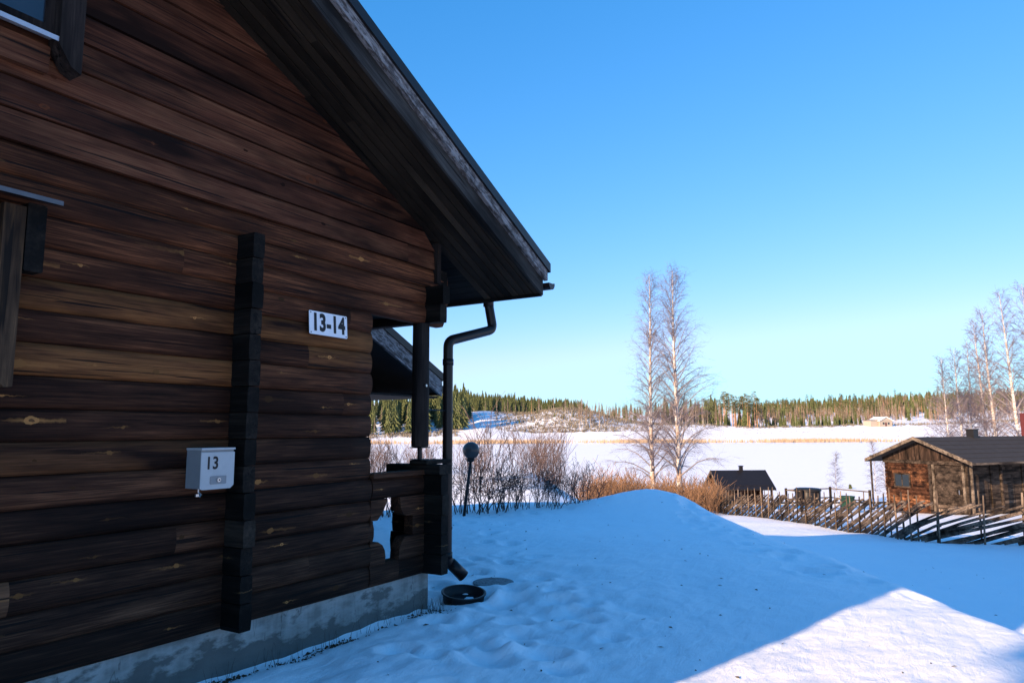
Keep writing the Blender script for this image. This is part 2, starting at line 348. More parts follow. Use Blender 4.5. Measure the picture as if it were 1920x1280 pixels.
def thing(name, label, cat, loc=(0, 0, 0), rz=0.0, group=None):
    o = bpy.data.objects.new(name, None); scene.collection.objects.link(o); o.empty_display_size = 0.2
    o.location = loc; o.rotation_euler = (0, 0, rz)
    return tag(o, label, cat, group)
def dup(root, loc, rz=0.0, sc=1.0, label=None):
    c = root.copy(); scene.collection.objects.link(c); c.location = loc; c.rotation_euler = (0, 0, rz)
    c.scale = (sc, sc, sc) if not isinstance(sc, tuple) else sc
    if label: c['label'] = label
    for ch in list(root.children):
        d = ch.copy(); scene.collection.objects.link(d); d.parent = c
    return c
def np_mesh(name, V, F, mat, smooth=False, parent=None):
    me = bpy.data.meshes.new(name); V = np.asarray(V, np.float32); F = np.asarray(F, np.int32)
    me.vertices.add(len(V)); me.vertices.foreach_set('co', V.ravel())
    k = F.shape[1]; me.loops.add(F.size); me.loops.foreach_set('vertex_index', F.ravel())
    me.polygons.add(len(F)); me.polygons.foreach_set('loop_start', np.arange(0, F.size, k, dtype=np.int32))
    me.polygons.foreach_set('use_smooth', np.full(len(F), smooth)); me.materials.append(M[mat]); me.update(calc_edges=True)
    o = bpy.data.objects.new(name, me); scene.collection.objects.link(o)
    if parent is not None: o.parent = parent
    return o

# ------------------------------------------------------------------ terrain
def _h(ix, iy, seed):
    n = (ix*374761393 + iy*668265263 + seed*974634777) & 0xffffffff
    n = ((n ^ (n >> 13))*1274126177) & 0xffffffff
    return ((n ^ (n >> 16)) & 0xffff)/65535.0
def vnoise(x, y, seed=0):
    x = np.asarray(x, float); y = np.asarray(y, float)
    ix = np.floor(x).astype(np.int64); iy = np.floor(y).astype(np.int64); fx = x-ix; fy = y-iy
    fx = fx*fx*(3-2*fx); fy = fy*fy*(3-2*fy)
    return ((_h(ix, iy, seed)*(1-fx)+_h(ix+1, iy, seed)*fx)*(1-fy)+(_h(ix, iy+1, seed)*(1-fx)+_h(ix+1, iy+1, seed)*fx)*fy)-0.5
def fbm(x, y, seed=0, o=4):
    r = 0; a = 1.0
    for k in range(o):
        r = r+a*vnoise(np.asarray(x)*2**k+k*7.3, np.asarray(y)*2**k, seed+k); a *= 0.5
    return r
def sst(t): t = np.clip(t, 0, 1); return t*t*(3-2*t)
_rng = np.random.default_rng(5)
FOOT = []
def trail(pts, n, jit):
    pts = np.array(pts, float)
    for i in range(n):
        t = i/(n-1)*(len(pts)-1); k = min(int(t), len(pts)-2); p = pts[k]+(pts[k+1]-pts[k])*(t-k)
        FOOT.append((p[0]+_rng.normal()*jit, p[1]+_rng.normal()*jit, 0.085+_rng.random()*0.05, 0.035+_rng.random()*0.03))
trail([(7.9, 0.5), (9.3, 2.0), (11.0, 3.4), (13.0, 4.3), (14.5, 4.6)], 26, 0.14)
trail([(8.2, 0.9), (10.2, 2.3), (12.2, 3.7)], 14, 0.2)
trail([(5.6, 3.6), (7.0, 4.6), (8.6, 5.6), (10.3, 6.9)], 18, 0.2)
trail([(3.6, 2.9), (4.8, 3.1), (6.2, 3.7), (7.6, 4.6)], 22, 0.25)
trail([(3.9, 2.2), (5.0, 2.6), (6.0, 3.1)], 14, 0.3)
trail([(10.5, 7.2), (12.5, 6.0), (14.2, 5.2)], 10, 0.2)
HILLX = [0, 600, 850, 950, 1050, 1130, 1250, 1400, 1500, 1700, 1920, 2400]
HILLZ = [28, 28, 33, 29, 23, 17, 18, 19, 22, 29, 35, 42]
def ground(x, y, fine=True):
    x = np.asarray(x, float); y = np.asarray(y, float)
    u = 0.8555*x+0.5178*y; v = 0.5178*x-0.8555*y
    r = np.hypot(x, y)
    px = np.where(u > 1, 960+1334*v/np.maximum(u, 1), np.where(v > 0, 2600, 0)); px = np.clip(px, -400, 2600)
    # lower land in front of the lake
    low = -2.77-0.080*(u-17.8)
    low = np.where(u < 17.8, -2.77+0.004*(u-17.8), low)
    leftb = np.interp(u, [14, 20, 30, 36, 48, 62, 75], [-1.6, -2.3, -1.75, -2.0, -4.2, -6.2, -6.8])
    lf = 1-sst((v-0.3)/4.5)
    low = low*(1-lf)+leftb*lf
    low = low*(1-sst((u-44)/30))+(-6.85)*sst((u-44)/30)
    sv = sst((v-np.interp(u, [8, 11, 14], [3.7, 3.45, 2.8]))/np.interp(u, [6, 10, 14], [1.7, 2.3, 3.6])); su = sst((u-14.2)/5.5)
    k = 1-(1-sv)*(1-su)
    z = -1.5*(1-k)+low*k
    z = z-0.05*sst((v-2.6)/1.2)*(1-sv)
    # snow mound
    z = z+0.31*np.exp(-(((u-14.0)/1.7)**2+(np.abs(v-2.75)/1.02)**2.2))
    z = z-0.07*np.exp(-((u-10.3)/1.5)**2-((v+0.2)/2.0)**2)
    z = z+0.05*fbm(x*0.35, y*0.35, 3, 3)*np.clip(r/6, 0.2, 1.6)
    if fine:
        near = np.clip((26-r)/10, 0, 1)
        z = z+near*(0.030*fbm(x*1.3, y*1.3, 9, 4)+0.008*fbm(x*3.2-y*1.6, y*7.0+x*3.5, 21, 3))
        tr = np.exp(-(((y-3.3-(x-5)*0.18)/0.9)**2))*np.clip((9.5-x)/3, 0, 1)*near
        z = z+0.05*tr*fbm(x*2.6, y*2.6, 31, 3)
        lb = np.exp(-(((x-5.3)/2.2)**2+((y-2.7)/1.2)**2))*near; z = z+lb*(0.035*fbm(x*4.1, y*4.1, 51, 3)+0.02*np.maximum(fbm(x*7.5, y*7.5, 61, 2), 0))
        z = z-0.06*np.exp(-(((y-3.95)/0.16)**2))*((x < 5.3) & (x > -3))
        for (fx, fy, fr, fd) in FOOT:
            d2 = ((x-fx)**2+(y-fy)**2)/fr**2
            mk = d2 < 9
            if mk.any(): z = z+np.where(mk, -0.85*fd*np.exp(-d2**1.3)+fd*0.25*np.exp(-(np.sqrt(d2)-1.7)**2*4), 0)
        z = z-0.05*np.exp(-(((x-6.18)/0.26)**2+((y-3.97)/0.22)**2))      # hollow round the manhole
        z = z-0.05*np.exp(-(((x-5.5)/0.3)**2+((y-3.95)/0.3)**2))
    # far shore and hills
    foot = np.interp(px, [700, 850, 900, 940, 1000, 1200, 1300, 1420, 1560, 1720, 1920], [1.5, 4.0, 5.0, 3.0, 0.8, 2.0, 3.0, 1.0, 1.6, 2.6, 4.5])
    hill = np.interp(px, HILLX, HILLZ)
    us = np.maximum(u, 1)
    far = np.where(us < 338, -6.85, np.where(us < 348, -6.85+(us-338)/10*0.85, np.where(us < 432, -6.0+(foot+6.0)*((us-348)/84), foot+(hill-foot)*sst((us-432)/470))))
    kn = np.exp(-((px-1060)/105.0)**2*1.0)*sst((us-395)/75)*(1-sst((us-500)/90))
    far = far+kn*12.0
    sk = np.exp(-((px-925)/55.0)**2)*sst((us-400)/110)*(1-sst((us-560)/90)); far = far+sk*5.0
    far = far+np.where(us > 350, np.clip((us-350)/60, 0, 1)*1.3*fbm(x*0.012, y*0.012, 5, 4), 0)
    far = np.where(px < 820, np.where(us > 395, far+3*sst((us-395)/60), far), far)
    z = np.where(us > 330, far, z)
    # behind and beside the viewer: stay gentle
    b = sst((8-u)/14)*sst((r-12)/20)
    z = z*(1-b)+(-1.7)*b
    return z
def gz(x, y): return float(ground(np.array([x]), np.array([y]), True)[0])

def make_ground():
    a1 = np.linspace(R(-44), R(44), 560); a2 = np.linspace(R(44), R(316), 110)[1:-1]
    ang = np.concatenate([a1, a2]); na = len(ang)
    rr = np.concatenate([[0.25], np.geomspace(0.5, 3.0, 24)[:-1], np.geomspace(3.0, 26, 330)[:-1], np.geomspace(26, 330, 110)[:-1], np.geomspace(330, 1000, 150)[:-1], np.geomspace(1000, 4000, 14)])
    A, RR = np.meshgrid(ang, rr); u = RR*np.cos(A); v = RR*np.sin(A)
    X = 0.8555*u+0.5178*v; Y = 0.5178*u-0.8555*v
    Z = ground(X.ravel(), Y.ravel()).reshape(X.shape)
    V = np.stack([X, Y, Z], -1).reshape(-1, 3)
    i = np.arange(len(rr)-1)[:, None]; j = np.arange(na)[None, :]; j2 = (j+1) % na
    F = np.stack([i*na+j, i*na+j2, (i+1)*na+j2, (i+1)*na+j], -1).reshape(-1, 4)
    c = len(V); V = np.vstack([V, [[0, 0, -1.5]]])
    o = np_mesh('snow_ground', V, F, 'snow', True)
    # small cap under the viewer
    tag(o, kind='structure')
make_ground()
def make_lake():
    m = MB()
    us = [66, 90, 130, 200, 280, 344]; 
    vs = [v/20 for v in range(-20, 21)]
    V = []; F = []
    for u in us:
        for s in vs:
            x, y = uv2xy(u, s*u*1.0); V.append((x, y, -6.58))
    n = len(vs)
    for i in range(len(us)-1):
        for j in range(n-1): F.append((i*n+j, i*n+j+1, (i+1)*n+j+1, (i+1)*n+j))
    m.add(V, F); tag(m.build('frozen_lake', 'snowlake'), kind='structure')
make_lake()

# ------------------------------------------------------------------ the near log house
H1 = thing('log_house', 'dark brown log house with black roof edge, filling the left of the view', 'house', (0, 0, 0))
TAN = tan(R(25)); YW, YB = 4.0, 3.317
XR, XEL, XER = 0.0, -3.05, 6.13         # ridge and eaves; unseen ridge and left eave set for the shadow edge
def soff(x): return 4.174-TAN*x if x >= XR else 4.174-TAN*(2*XR-x)
YBK = 8.35
def log_profile(z, h, y0, n=7, bulge=0.021, t=0.10):
    front = []
    for k in range(n):
        s = k/(n-1); b = bulge*(1-abs(2*s-1)**2.6)
        front.append((y0+0.012-b, z+0.002+(h-0.004)*s))
    return front+[(y0+t*.6, z+h+0.001), (y0+t, z+h+0.001), (y0+t, z-0.0015), (y0+t*.6, z-0.0015)]
def log_run(m, x0, x1, z, h=0.17, y0=YW, t=0.10, bulge=0.021, seed=0):
    rng = random.Random(seed*13+int(z*100)); prof = log_profile(z, h, y0, 7, bulge, t)
    xs = [x0]; 
    while xs[-1] < x1-0.25: xs.append(xs[-1]+0.22)
    xs.append(x1)
    ph = rng.random()*6; rings = []
    for x in xs:
        dy = 0.004*sin(x*1.7+ph)+0.002*sin(x*5.1+ph*2); dz = 0.0018*sin(x*1.1+ph)
        rings.append([(x, p[0]+(dy if i < 7 else 0), p[1]+dz) for i, p in enumerate(prof)])
    m.loft(rings)
ZB = -1.24; CH = 0.17
lw = MB()
for k in range(16):
    z = ZB+k*CH
    xr = 4.38
    if k < 5: xr = 4.44 if k in (2, 3) else 4.40
    if k in (5, 6): xr = 4.385
    if k >= 13: xr = 5.37 if k == 13 else 5.41
    log_run(lw, -2.45, xr, z, seed=1)
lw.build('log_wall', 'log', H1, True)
# cladding of the gable: lapped boards cut under the soffit
cm = MB()
k = 16; z = ZB+16*CH
while z < 4.0:
    xr = min(5.2, XR+(soff(XR)-z-0.0)/TAN) ; xl = max(-2.2, 2*XR-xr)
    xr2 = min(5.2, XR+(soff(XR)-z-CH)/TAN); xl2 = max(-2.2, 2*XR-xr2)
    if xr2 < xl2: break
    if z+CH > soff(5.2): pass
    y0, y1 = 3.985, 3.998
    a = [(xl, y0, z+0.006), (xr, y0, z+0.006), (xr2, y1, z+CH-0.004), (xl2, y1, z+CH-0.004)]
    b = [(p[0], 4.06, p[2]) for p in a]
    cm.add(a+b, [(0, 1, 2, 3), (1, 5, 6, 2), (0, 4, 5, 1), (3, 2, 6, 7), (4, 0, 3, 7), (5, 4, 7, 6)])
    c1 = [(xl, 4.02, z-0.004), (xr, 4.02, z-0.004), (xr, 4.05, z+0.006), (xl, 4.05, z+0.006)]
    k += 1; z += CH
cm.build('gable_cladding', 'clad', H1)
bk = MB(); bk.prism([(-2.2, ZB+15.5*CH), (5.18, ZB+15.5*CH), (5.18, soff(5.18)), (XR, soff(XR)), (-2.2, soff(-2.2))], 4.065, 4.12)
bk.box(-2.4, 4.3, 4.105, 4.16, ZB, ZB+16*CH)
bk.build('inner_wall', 'black', H1)
fm = MB(); fm.box(-2.42, 5.2, 4.03, 4.28, -2.1, -1.243); fm.box(5.0, 5.2, 4.28, YBK-0.7, -2.1, -1.243)
fm.build('foundation', 'conc', H1)
# crossing wall stack, its ends standing proud of the wall
def stack(x0, t, yf, yb, z0, n, name, seed, jag=0.02, parent=H1, mat='logend'):
    m = MB(); rng = random.Random(seed)
    for k in range(n):
        z = z0+k*CH; j = rng.uniform(-jag, jag)*.6; e = rng.uniform(-0.002, 0.002)
        pr = []
        h = CH-0.006
        for s in [0, .15, .35, .65, .85, 1]:
            pr.append((x0+e+0.005*(abs(2*s-1)**4), z+0.003+h*s))
        for s in [1, .85, .65, .35, .15, 0]:
            pr.append((x0+t+e-0.005*(abs(2*s-1)**4), z+0.003+h*s))
        m.prism([(a_, min(max(b_, z+.001), z+CH-.001)) for a_, b_ in pr], yf+j, yb)
    return m.build(name, mat, parent)
stack(3.035, 0.092, 3.822, 3.995, ZB, 15, 'crossing_log_ends', 3)
stack(5.085, 0.10, 3.80, 4.02, ZB, 5, 'corner_log_ends', 5, 0.012)
stack(5.085, 0.10, 3.80, 4.02, ZB+14*CH, 1, 'corner_log_ends', 6, 0.01)
stack(5.085, 0.10, 3.83, 4.02, ZB+13*CH, 1, 'corner_log_ends', 6, 0.01)
# porch: rail logs with carved opening
def clip_prism(m, poly, y0, y1): m.prism(poly, y0, y1)
rm = MB()
zt = -0.385
lf_ = [(4.40, ZB), (4.576, ZB), (4.576, -1.05), (4.585, -0.985), (4.56, -0.945), (4.49, -0.895), (4.43, -0.86), (4.43, -0.72), (4.49, -0.715), (4.545, -0.66), (4.578, -0.60), (4.597, -0.548)]
for (x0, x1, z0, z1) in ((4.40, 5.42, ZB, -1.05),):
    pass
y0, y1 = 4.004, 4.095
# lower run under the hole (one log and a bit), left and right cheeks, top two logs
log_run(rm, 4.40, 5.42, ZB, seed=7)
log_run(rm, 4.42, 5.42, -0.385-0.170+0.0, 0.170, seed=8)
rm.prism([(4.40, -1.07), (4.577, -1.07), (4.585, -1.02), (4.575, -0.97), (4.545, -0.925), (4.49, -0.893), (4.40, -0.893)], 3.992, 4.09)
rm.prism([(4.40, -0.889), (4.43, -0.889), (4.43, -0.725), (4.40, -0.725)], 3.995, 4.09)
rm.prism([(4.40, -0.721), (4.48, -0.721), (4.535, -0.675), (4.575, -0.61), (4.597, -0.557), (4.40, -0.557)], 3.992, 4.09)
rm.prism([(4.750, -1.07), (5.12, -1.07), (5.12, -0.893), (4.825, -0.893), (4.79, -0.93), (4.762, -0.97)], 3.992, 4.09)
rm.prism([(4.935, -0.889), (5.12, -0.889), (5.12, -0.725), (4.935, -0.725)], 3.995, 4.09)
rm.prism([(4.86, -0.721), (5.12, -0.721), (5.12, -0.557), (4.757, -0.557), (4.77, -0.65), (4.80, -0.70)], 3.992, 4.09)
rm.box(4.395, 5.09, 3.965, 4.10, -0.385, -0.345, 0.006)
rm.build('porch_front_rail', 'log', H1, False)
hr = MB()
for (xa, xb, k) in ((5.18, 5.425, 0), (5.18, 5.42, 1), (5.18, 5.43, 2), (5.18, 5.425, 3), (5.18, 5.43, 4)):
    hr.box(xa, xb, 3.985, 4.085, ZB+k*CH+0.003, ZB+(k+1)*CH-0.003, 0.008)
hr.build('corner_log_ends', 'logend', H1)
# side rail running back from the corner, top board
sr = MB()
for k in range(5):
    z = ZB+k*CH; sr.prism([(5.085+0.01, z+.003), (5.175, z+.003), (5.185, z+.085), (5.175, z+.167), (5.095, z+.167), (5.085, z+.085)], 4.10, 4.36+0.02*(k % 2))
sr.box(5.05, 5.22, 3.80, 4.41, -0.385, -0.30, 0.01)
sr.box(5.03, 5.40, 3.93, 4.12, -0.298, -0.262, 0.008)
sr.build('porch_side_rail', 'logend', H1)
# post on its threaded jack
pm = MB()
n = 14; rings = []
for z in (-0.145, -0.14, 0.35, 0.97):
    r = 0.083 if z < 0.9 else 0.081
    if z == -0.145: r = 0.078
    rings.append([(5.10+r*cos(2*pi*i/n)*1.0, 4.06+r*sin(2*pi*i/n)*0.9, z) for i in range(n)])
pm.loft(rings); pm.build('porch_post', 'beamz', H1, True)
jm = MB(); jm.lathe([(0.022, -0.262), (0.022, -0.15)], (5.10, 4.06, 0), 12); jm.box(5.04, 5.16, 4.0, 4.12, -0.260, -0.252); jm.box(5.035, 5.165, 3.995, 4.125, -0.156, -0.147)
jm.build('post_jack', 'metal', H1)
bt = MB(); bt.tube([(5.075, 3.983, 0.40), (5.075, 3.97, 0.40)], 0.012, 10); bt.build('bolt', 'steel', H1)
# beams: side lintel, ceiling
sb = MB(); sb.box(5.085, 5.185, 4.02, YBK-0.8, 0.975, 1.31, 0.008); sb.build('side_lintel', 'beam', H1)
cl = MB(); cl.box(4.2, 5.085, 4.10, 5.4, 1.05, 1.09); cl.build('porch_ceiling', 'soffity', H1)
iw = MB()
for k in range(13):
    z = ZB+k*CH; iw.prism([(4.33, z+.003), (4.385, z+.003), (4.395, z+.085), (4.385, z+.167), (4.33, z+.167)], 4.10, YBK-0.8)
iw.box(4.335, 4.375, 4.105, YBK-0.82, ZB, ZB+13*CH)
iw.build('porch_side_wall', 'log', H1)
pf = MB(); pf.box(4.2, 5.0, 4.10, 4.9, -1.46, -1.36); pf.build('porch_floor', 'beam', H1)
tb = MB(); tb.box(5.195, 5.255, 3.955, 4.03, ZB+15.0*CH+0.05, soff(5.23)); tb.build('corner_trim', 'beamz', H1)
ub = MB(); ub.box(5.26, 5.40, 3.99, 4.09, ZB+15*CH+0.002, ZB+16*CH+0.02, 0.006); ub.build('corner_log_ends', 'logend', H1)
wall_long = MB(); wall_long.box(5.085, 5.185, 5.4, YBK-0.7, ZB, 0.97); wall_long.box(-2.4, 5.1, YBK-0.8, YBK-0.7, ZB, 1.6); wall_long.box(-2.45, -2.35, 4.1, YBK-0.7, ZB, 1.6)
wall_long.prism([(-2.4, 1.55), (5.1, 1.55), (5.1, soff(5.1)), (XR, soff(XR)), (-2.4, soff(-2.4))], YBK-0.8, YBK-0.7)
wall_long.box(-3.0, -2.85, 3.33, 4.2, -2.0, 2.76); wall_long.box(-2.9, -2.3, 4.0, 4.1, -1.5, 2.7)  # added unseen wing wall that throws the shadow edge on the near snow
wall_long.build('outer_walls', 'log', H1)
# roof
def slab(m, xa, xb, ya, yb, d0, d1):
    """slab following the roof slope between offsets d0..d1 above the soffit plane (vertical)"""
    m.prism([(xa, soff(xa)+d0), (xb, soff(xb)+d0), (xb, soff(xb)+d1), (xa, soff(xa)+d1)], ya, yb)
rf = MB()
for xa, xb in ((XR, XER-0.02), (XEL+0.02, XR)): slab(rf, xa, xb, YB+0.02, YBK, 0.026, 0.30)
roof = rf.build('roof', 'roof', H1)
so = MB()
y = 3.345; 
while y < 3.98:
    for xa, xb in ((XR+0.002, XER-0.06), (XEL+0.06, XR-0.002)): slab(so, xa, xb, y, y+0.072, 0.0, 0.02)
    y += 0.0835
so.build('soffit', 'soffit', roof)
so2 = MB(); x = 5.20
while x < XER-0.08:
    slab(so2, x, x+0.088, 3.985, YBK-0.03, 0.004, 0.022); x += 0.094
so2.build('eave_soffit', 'soffity', roof)
bg1 = MB()
for xa, xb in ((XR, XER-0.03), (XEL+0.03, XR)):
    bg1.prism([(xa, soff(xa)-0.005), (xb, soff(xb)-0.005), (xb, soff(xb)+0.150), (xa, soff(xa)+0.150)], YB+0.012, YB+0.036)
bg1.build('lower_bargeboard', 'barge2', roof)
bg2 = MB()
for xa, xb in ((XR, XER), (XEL, XR)):
    bg2.prism([(xa, soff(xa)+0.156), (xb, soff(xb)+0.156), (xb, soff(xb)+0.252), (xa, soff(xa)+0.252)], YB-0.026, YB+0.018)
bg2.build('bargeboard', 'barge', roof)
mt = MB()
for xa, xb in ((XR, XER+0.03), (XEL-0.03, XR)):
    mt.prism([(xa, soff(xa)+0.256), (xb, soff(xb)+0.256), (xb, soff(xb)+0.345), (xa, soff(xa)+0.345)], YB-0.045, YB+0.10)
    mt.prism([(xa, soff(xa)+0.302), (xb, soff(xb)+0.302), (xb, soff(xb)+0.322), (xa, soff(xa)+0.322)], YB+0.10, YBK+0.05)
mt.build('roof_edge_flashing', 'metal', roof)
fa = MB(); fa.box(XER-0.055, XER-0.022, YB+0.03, YBK, soff(XER)+0.0, soff(XER)+0.2); fa.build('fascia', 'soffity', roof)
# gutter
gt = MB(); gx, gzz = XER+0.072, 1.455; prof = []
for a in range(0, 181, 15):
    prof.append((gx-0.062*cos(R(a)), gzz-0.062*sin(R(a))))
inner = [(gx-(0.058)*cos(R(a)), gzz-0.058*sin(R(a))+0.0005) for a in range(180, -1, -15)]
prof = prof+[(gx+0.07, gzz+0.006), (gx+0.06, gzz+0.01)]+inner
gt.prism(prof, YB-0.03, YBK); gt.prism([(gx-0.062*cos(R(a)), gzz-0.062*sin(R(a))) for a in range(0, 181, 15)], YB-0.034, YB-0.026)
gutter = gt.build('gutter', 'pipe', H1)
# downspout
def rounded(pts, r=0.09, n=6):
    out = [Vector(pts[0])]
    for i in range(1, len(pts)-1):
        p = Vector(pts[i]); a = (Vector(pts[i-1])-p); b = (Vector(pts[i+1])-p)
        ra = min(r, a.length*0.45, b.length*0.45); A = p+a.normalized()*ra; B = p+b.normalized()*ra
        for k in range(n+1):
            t = k/n; out.append(A*(1-t)**2+p*2*t*(1-t)+B*t*t)
    out.append(Vector(pts[-1])); return out
PX, PY = 5.60, 4.12
dp = MB(); P0 = rounded([(6.20, 4.05, 1.40), (6.20, 4.03, 1.27), (6.24, 4.01, 1.05), (PX, PY, 0.87), (PX, PY, -1.22), (PX+0.12, PY-0.09, -1.36)], 0.07)
def sweep(m, path, r, n=14):
    rings = []; ax = None
    for i, p in enumerate(path):
        d = (path[min(i+1, len(path)-1)]-path[max(i-1, 0)]).normalized()
        if ax is None: ax = d.cross(Vector((1, 0, 0))).normalized()
        ax = (ax-d*ax.dot(d)).normalized(); b = d.cross(ax)
        rings.append([p+(ax*cos(2*pi*k/n)+b*sin(2*pi*k/n))*r for k in range(n)])
    m.loft(rings)
sweep(dp, P0, 0.049)
for z in (1.33,): dp.lathe([(0.056, -0.04), (0.056, 0.04)], (6.20, 4.04, z), 14)
dp.lathe([(0.054, -0.03), (0.054, 0.03)], (PX, PY, 0.66), 14); dp.lathe([(0.054, -0.03), (0.054, 0.03)], (PX, PY, -1.17), 14)
dp.tube([(PX+.03, PY-.02, -1.24), (PX+0.135, PY-0.10, -1.375)], [0.053, 0.058], 14)
down = dp.build('downspout', 'pipe', H1, True)
for bz in (0.19, -0.92):
    br = MB(); br.tube([(5.19, 4.06, bz), (PX-0.04, PY, bz)], 0.007, 6); br.lathe([(0.052, -0.012), (0.052, 0.012)], (PX, PY, bz), 14)
    br.build('pipe_bracket', 'metal', down)
# windows
w1 = MB(); w1.box(0.95, 1.79, 3.955, 3.975, 2.10, 3.0); win1 = w1.build('window', 'glass', H1)
m_ = MB(); m_.box(1.745, 1.80, 3.94, 3.98, 2.09, 3.05, 0.004); m_.box(0.9, 1.745, 3.94, 3.978, 2.09, 2.15, 0.004); m_.build('window_frame', 'beamz', win1)
m_ = MB(); m_.prism([(3.87, 2.065), (3.975, 2.085), (3.975, 2.09), (3.87, 2.07)], 0.85, 1.80, 'X'); m_.box(0.85, 1.80, 3.868, 3.872, 2.045, 2.071); m_.build('window_sill', 'sill', win1)
m_ = MB(); m_.prism([(1.785, 2.03), (1.85, 1.93), (1.905, 1.905), (1.905, 3.4), (1.785, 3.4)], 3.86, 3.98); m_.build('window_side_board', 'beamz', win1)
m_ = MB(); m_.box(0.9, 1.78, 3.94, 3.98, 1.88, 2.03, 0.006); m_.build('window_apron', 'clad', win1)
w2 = MB(); w2.box(0.9, 1.60, 3.95, 3.97, 0.1, 1.15); win2 = w2.build('window', 'glass', H1)
m_ = MB(); m_.prism([(3.80, 1.165), (3.975, 1.205), (3.975, 1.21), (3.80, 1.172)], 0.8, 1.835, 'X'); m_.box(0.8, 1.835, 3.797, 3.801, 1.15, 1.173); m_.build('window_hood', 'lead', win2)
m_ = MB(); m_.prism([(1.60, 0.27), (1.665, 0.215), (1.70, 0.22), (1.70, 1.12), (1.60, 1.12)], 3.87, 3.97); m_.build('window_side_board', 'tanz', win2)
m_ = MB(); m_.box(1.71, 1.80, 3.88, 3.97, 0.80, 1.15, 0.006); m_.build('hood_bracket', 'logend', win2)

# number plate
NP = thing('number_plate', 'white enamel plate reading 13-14 screwed to the dark log wall', 'sign', (3.86, 3.965, 0.80))
m_ = MB(); m_.box(-0.195, 0.195, 0.0, 0.004, -0.088, 0.088, 0.006); plate = m_.build('plate', 'white', NP)
def text(body, size, loc, parent, name, mat='black', sx=0.8, off=0.02, rot=(pi/2, 0, 0)):
    c = bpy.data.curves.new(name, 'FONT'); c.body = body; c.size = size; c.align_x = 'CENTER'; c.align_y = 'CENTER'
    c.extrude = 0.0008; c.offset = off*size; c.space_character = 1.08
    c.materials.append(M[mat]); tmp = bpy.data.objects.new(name, c); scene.collection.objects.link(tmp)
    bpy.context.view_layer.update(); me = bpy.data.meshes.new_from_object(tmp.evaluated_get(bpy.context.evaluated_depsgraph_get()))
    bpy.data.objects.remove(tmp); me.materials.clear(); me.materials.append(M[mat])
    o = bpy.data.objects.new(name, me); scene.collection.objects.link(o)
    o.parent = parent; o.location = loc; o.rotation_euler = rot; o.scale = (sx, 1, 1); return o
text('13-14', 0.178, (0, -0.0015, 0.0), NP, 'number_lettering', sx=0.77, off=0.042)
for sx in (-1, 1):
    for sz in (-1, 1):
        m_ = MB(); m_.tube([(sx*0.180, 0.001, sz*0.075), (sx*0.180, -0.003, sz*0.075)], 0.0045, 8); m_.build('screw', 'black', NP)
NP.rotation_euler = (R(-4), 0, 0)
# mailbox
MBX = thing('mailbox', 'grey metal mailbox numbered 13 hanging on the log wall beside the log ends', 'mailbox', (2.855, 3.97, -0.225))
m_ = MB(); m_.prism([(-0.115, -0.118), (-0.09, -0.123), (0.09, -0.123), (0.115, -0.10), (0.115, 0.118), (0.108, 0.123), (-0.108, 0.123), (-0.115, 0.118)], -0.118, 0.02); body = m_.build('body', 'mails', MBX)
m_ = MB(); m_.prism([(-0.118, -0.118), (-0.10, -0.125), (0.095, -0.125), (0.118, -0.105), (0.118, 0.098), (-0.118, 0.098)], -0.126, -0.119); m_.build('front_door', 'mail', MBX)
m_ = MB(); m_.prism([(-0.119, 0.112), (0.119, 0.112), (0.119, 0.124), (-0.119, 0.124)], -0.130, 0.02); m_.build('lid', 'mail', MBX)
m_ = MB(); m_.box(-0.052, 0.062, -0.129, -0.1262, -0.095, -0.045, 0.005); lockp = m_.build('lock_plate', 'mails', MBX)
m_ = MB(); m_.tube([(0.006, -0.127, -0.07), (0.006, -0.136, -0.07)], 0.013, 14); lk = m_.build('lock', 'steel', lockp)
m_ = MB(); m_.tube([(0.008, -0.136, -0.07), (0.008, -0.138, -0.07)], 0.005, 8); m_.build('keyhole', 'black', lockp)
text('13', 0.105, (-0.042, -0.1275, 0.03), MBX, 'number_lettering', sx=0.85, off=0.022)
m_ = MB(); m_.tube([(-0.095, -0.08, -0.122), (-0.095, -0.08, -0.14), (-0.075, -0.08, -0.155), (-0.088, -0.08, -0.168)], 0.006, 6); m_.box(-0.115, -0.095, -0.088, -0.075, -0.165, -0.15); m_.build('latch', 'steel', MBX)

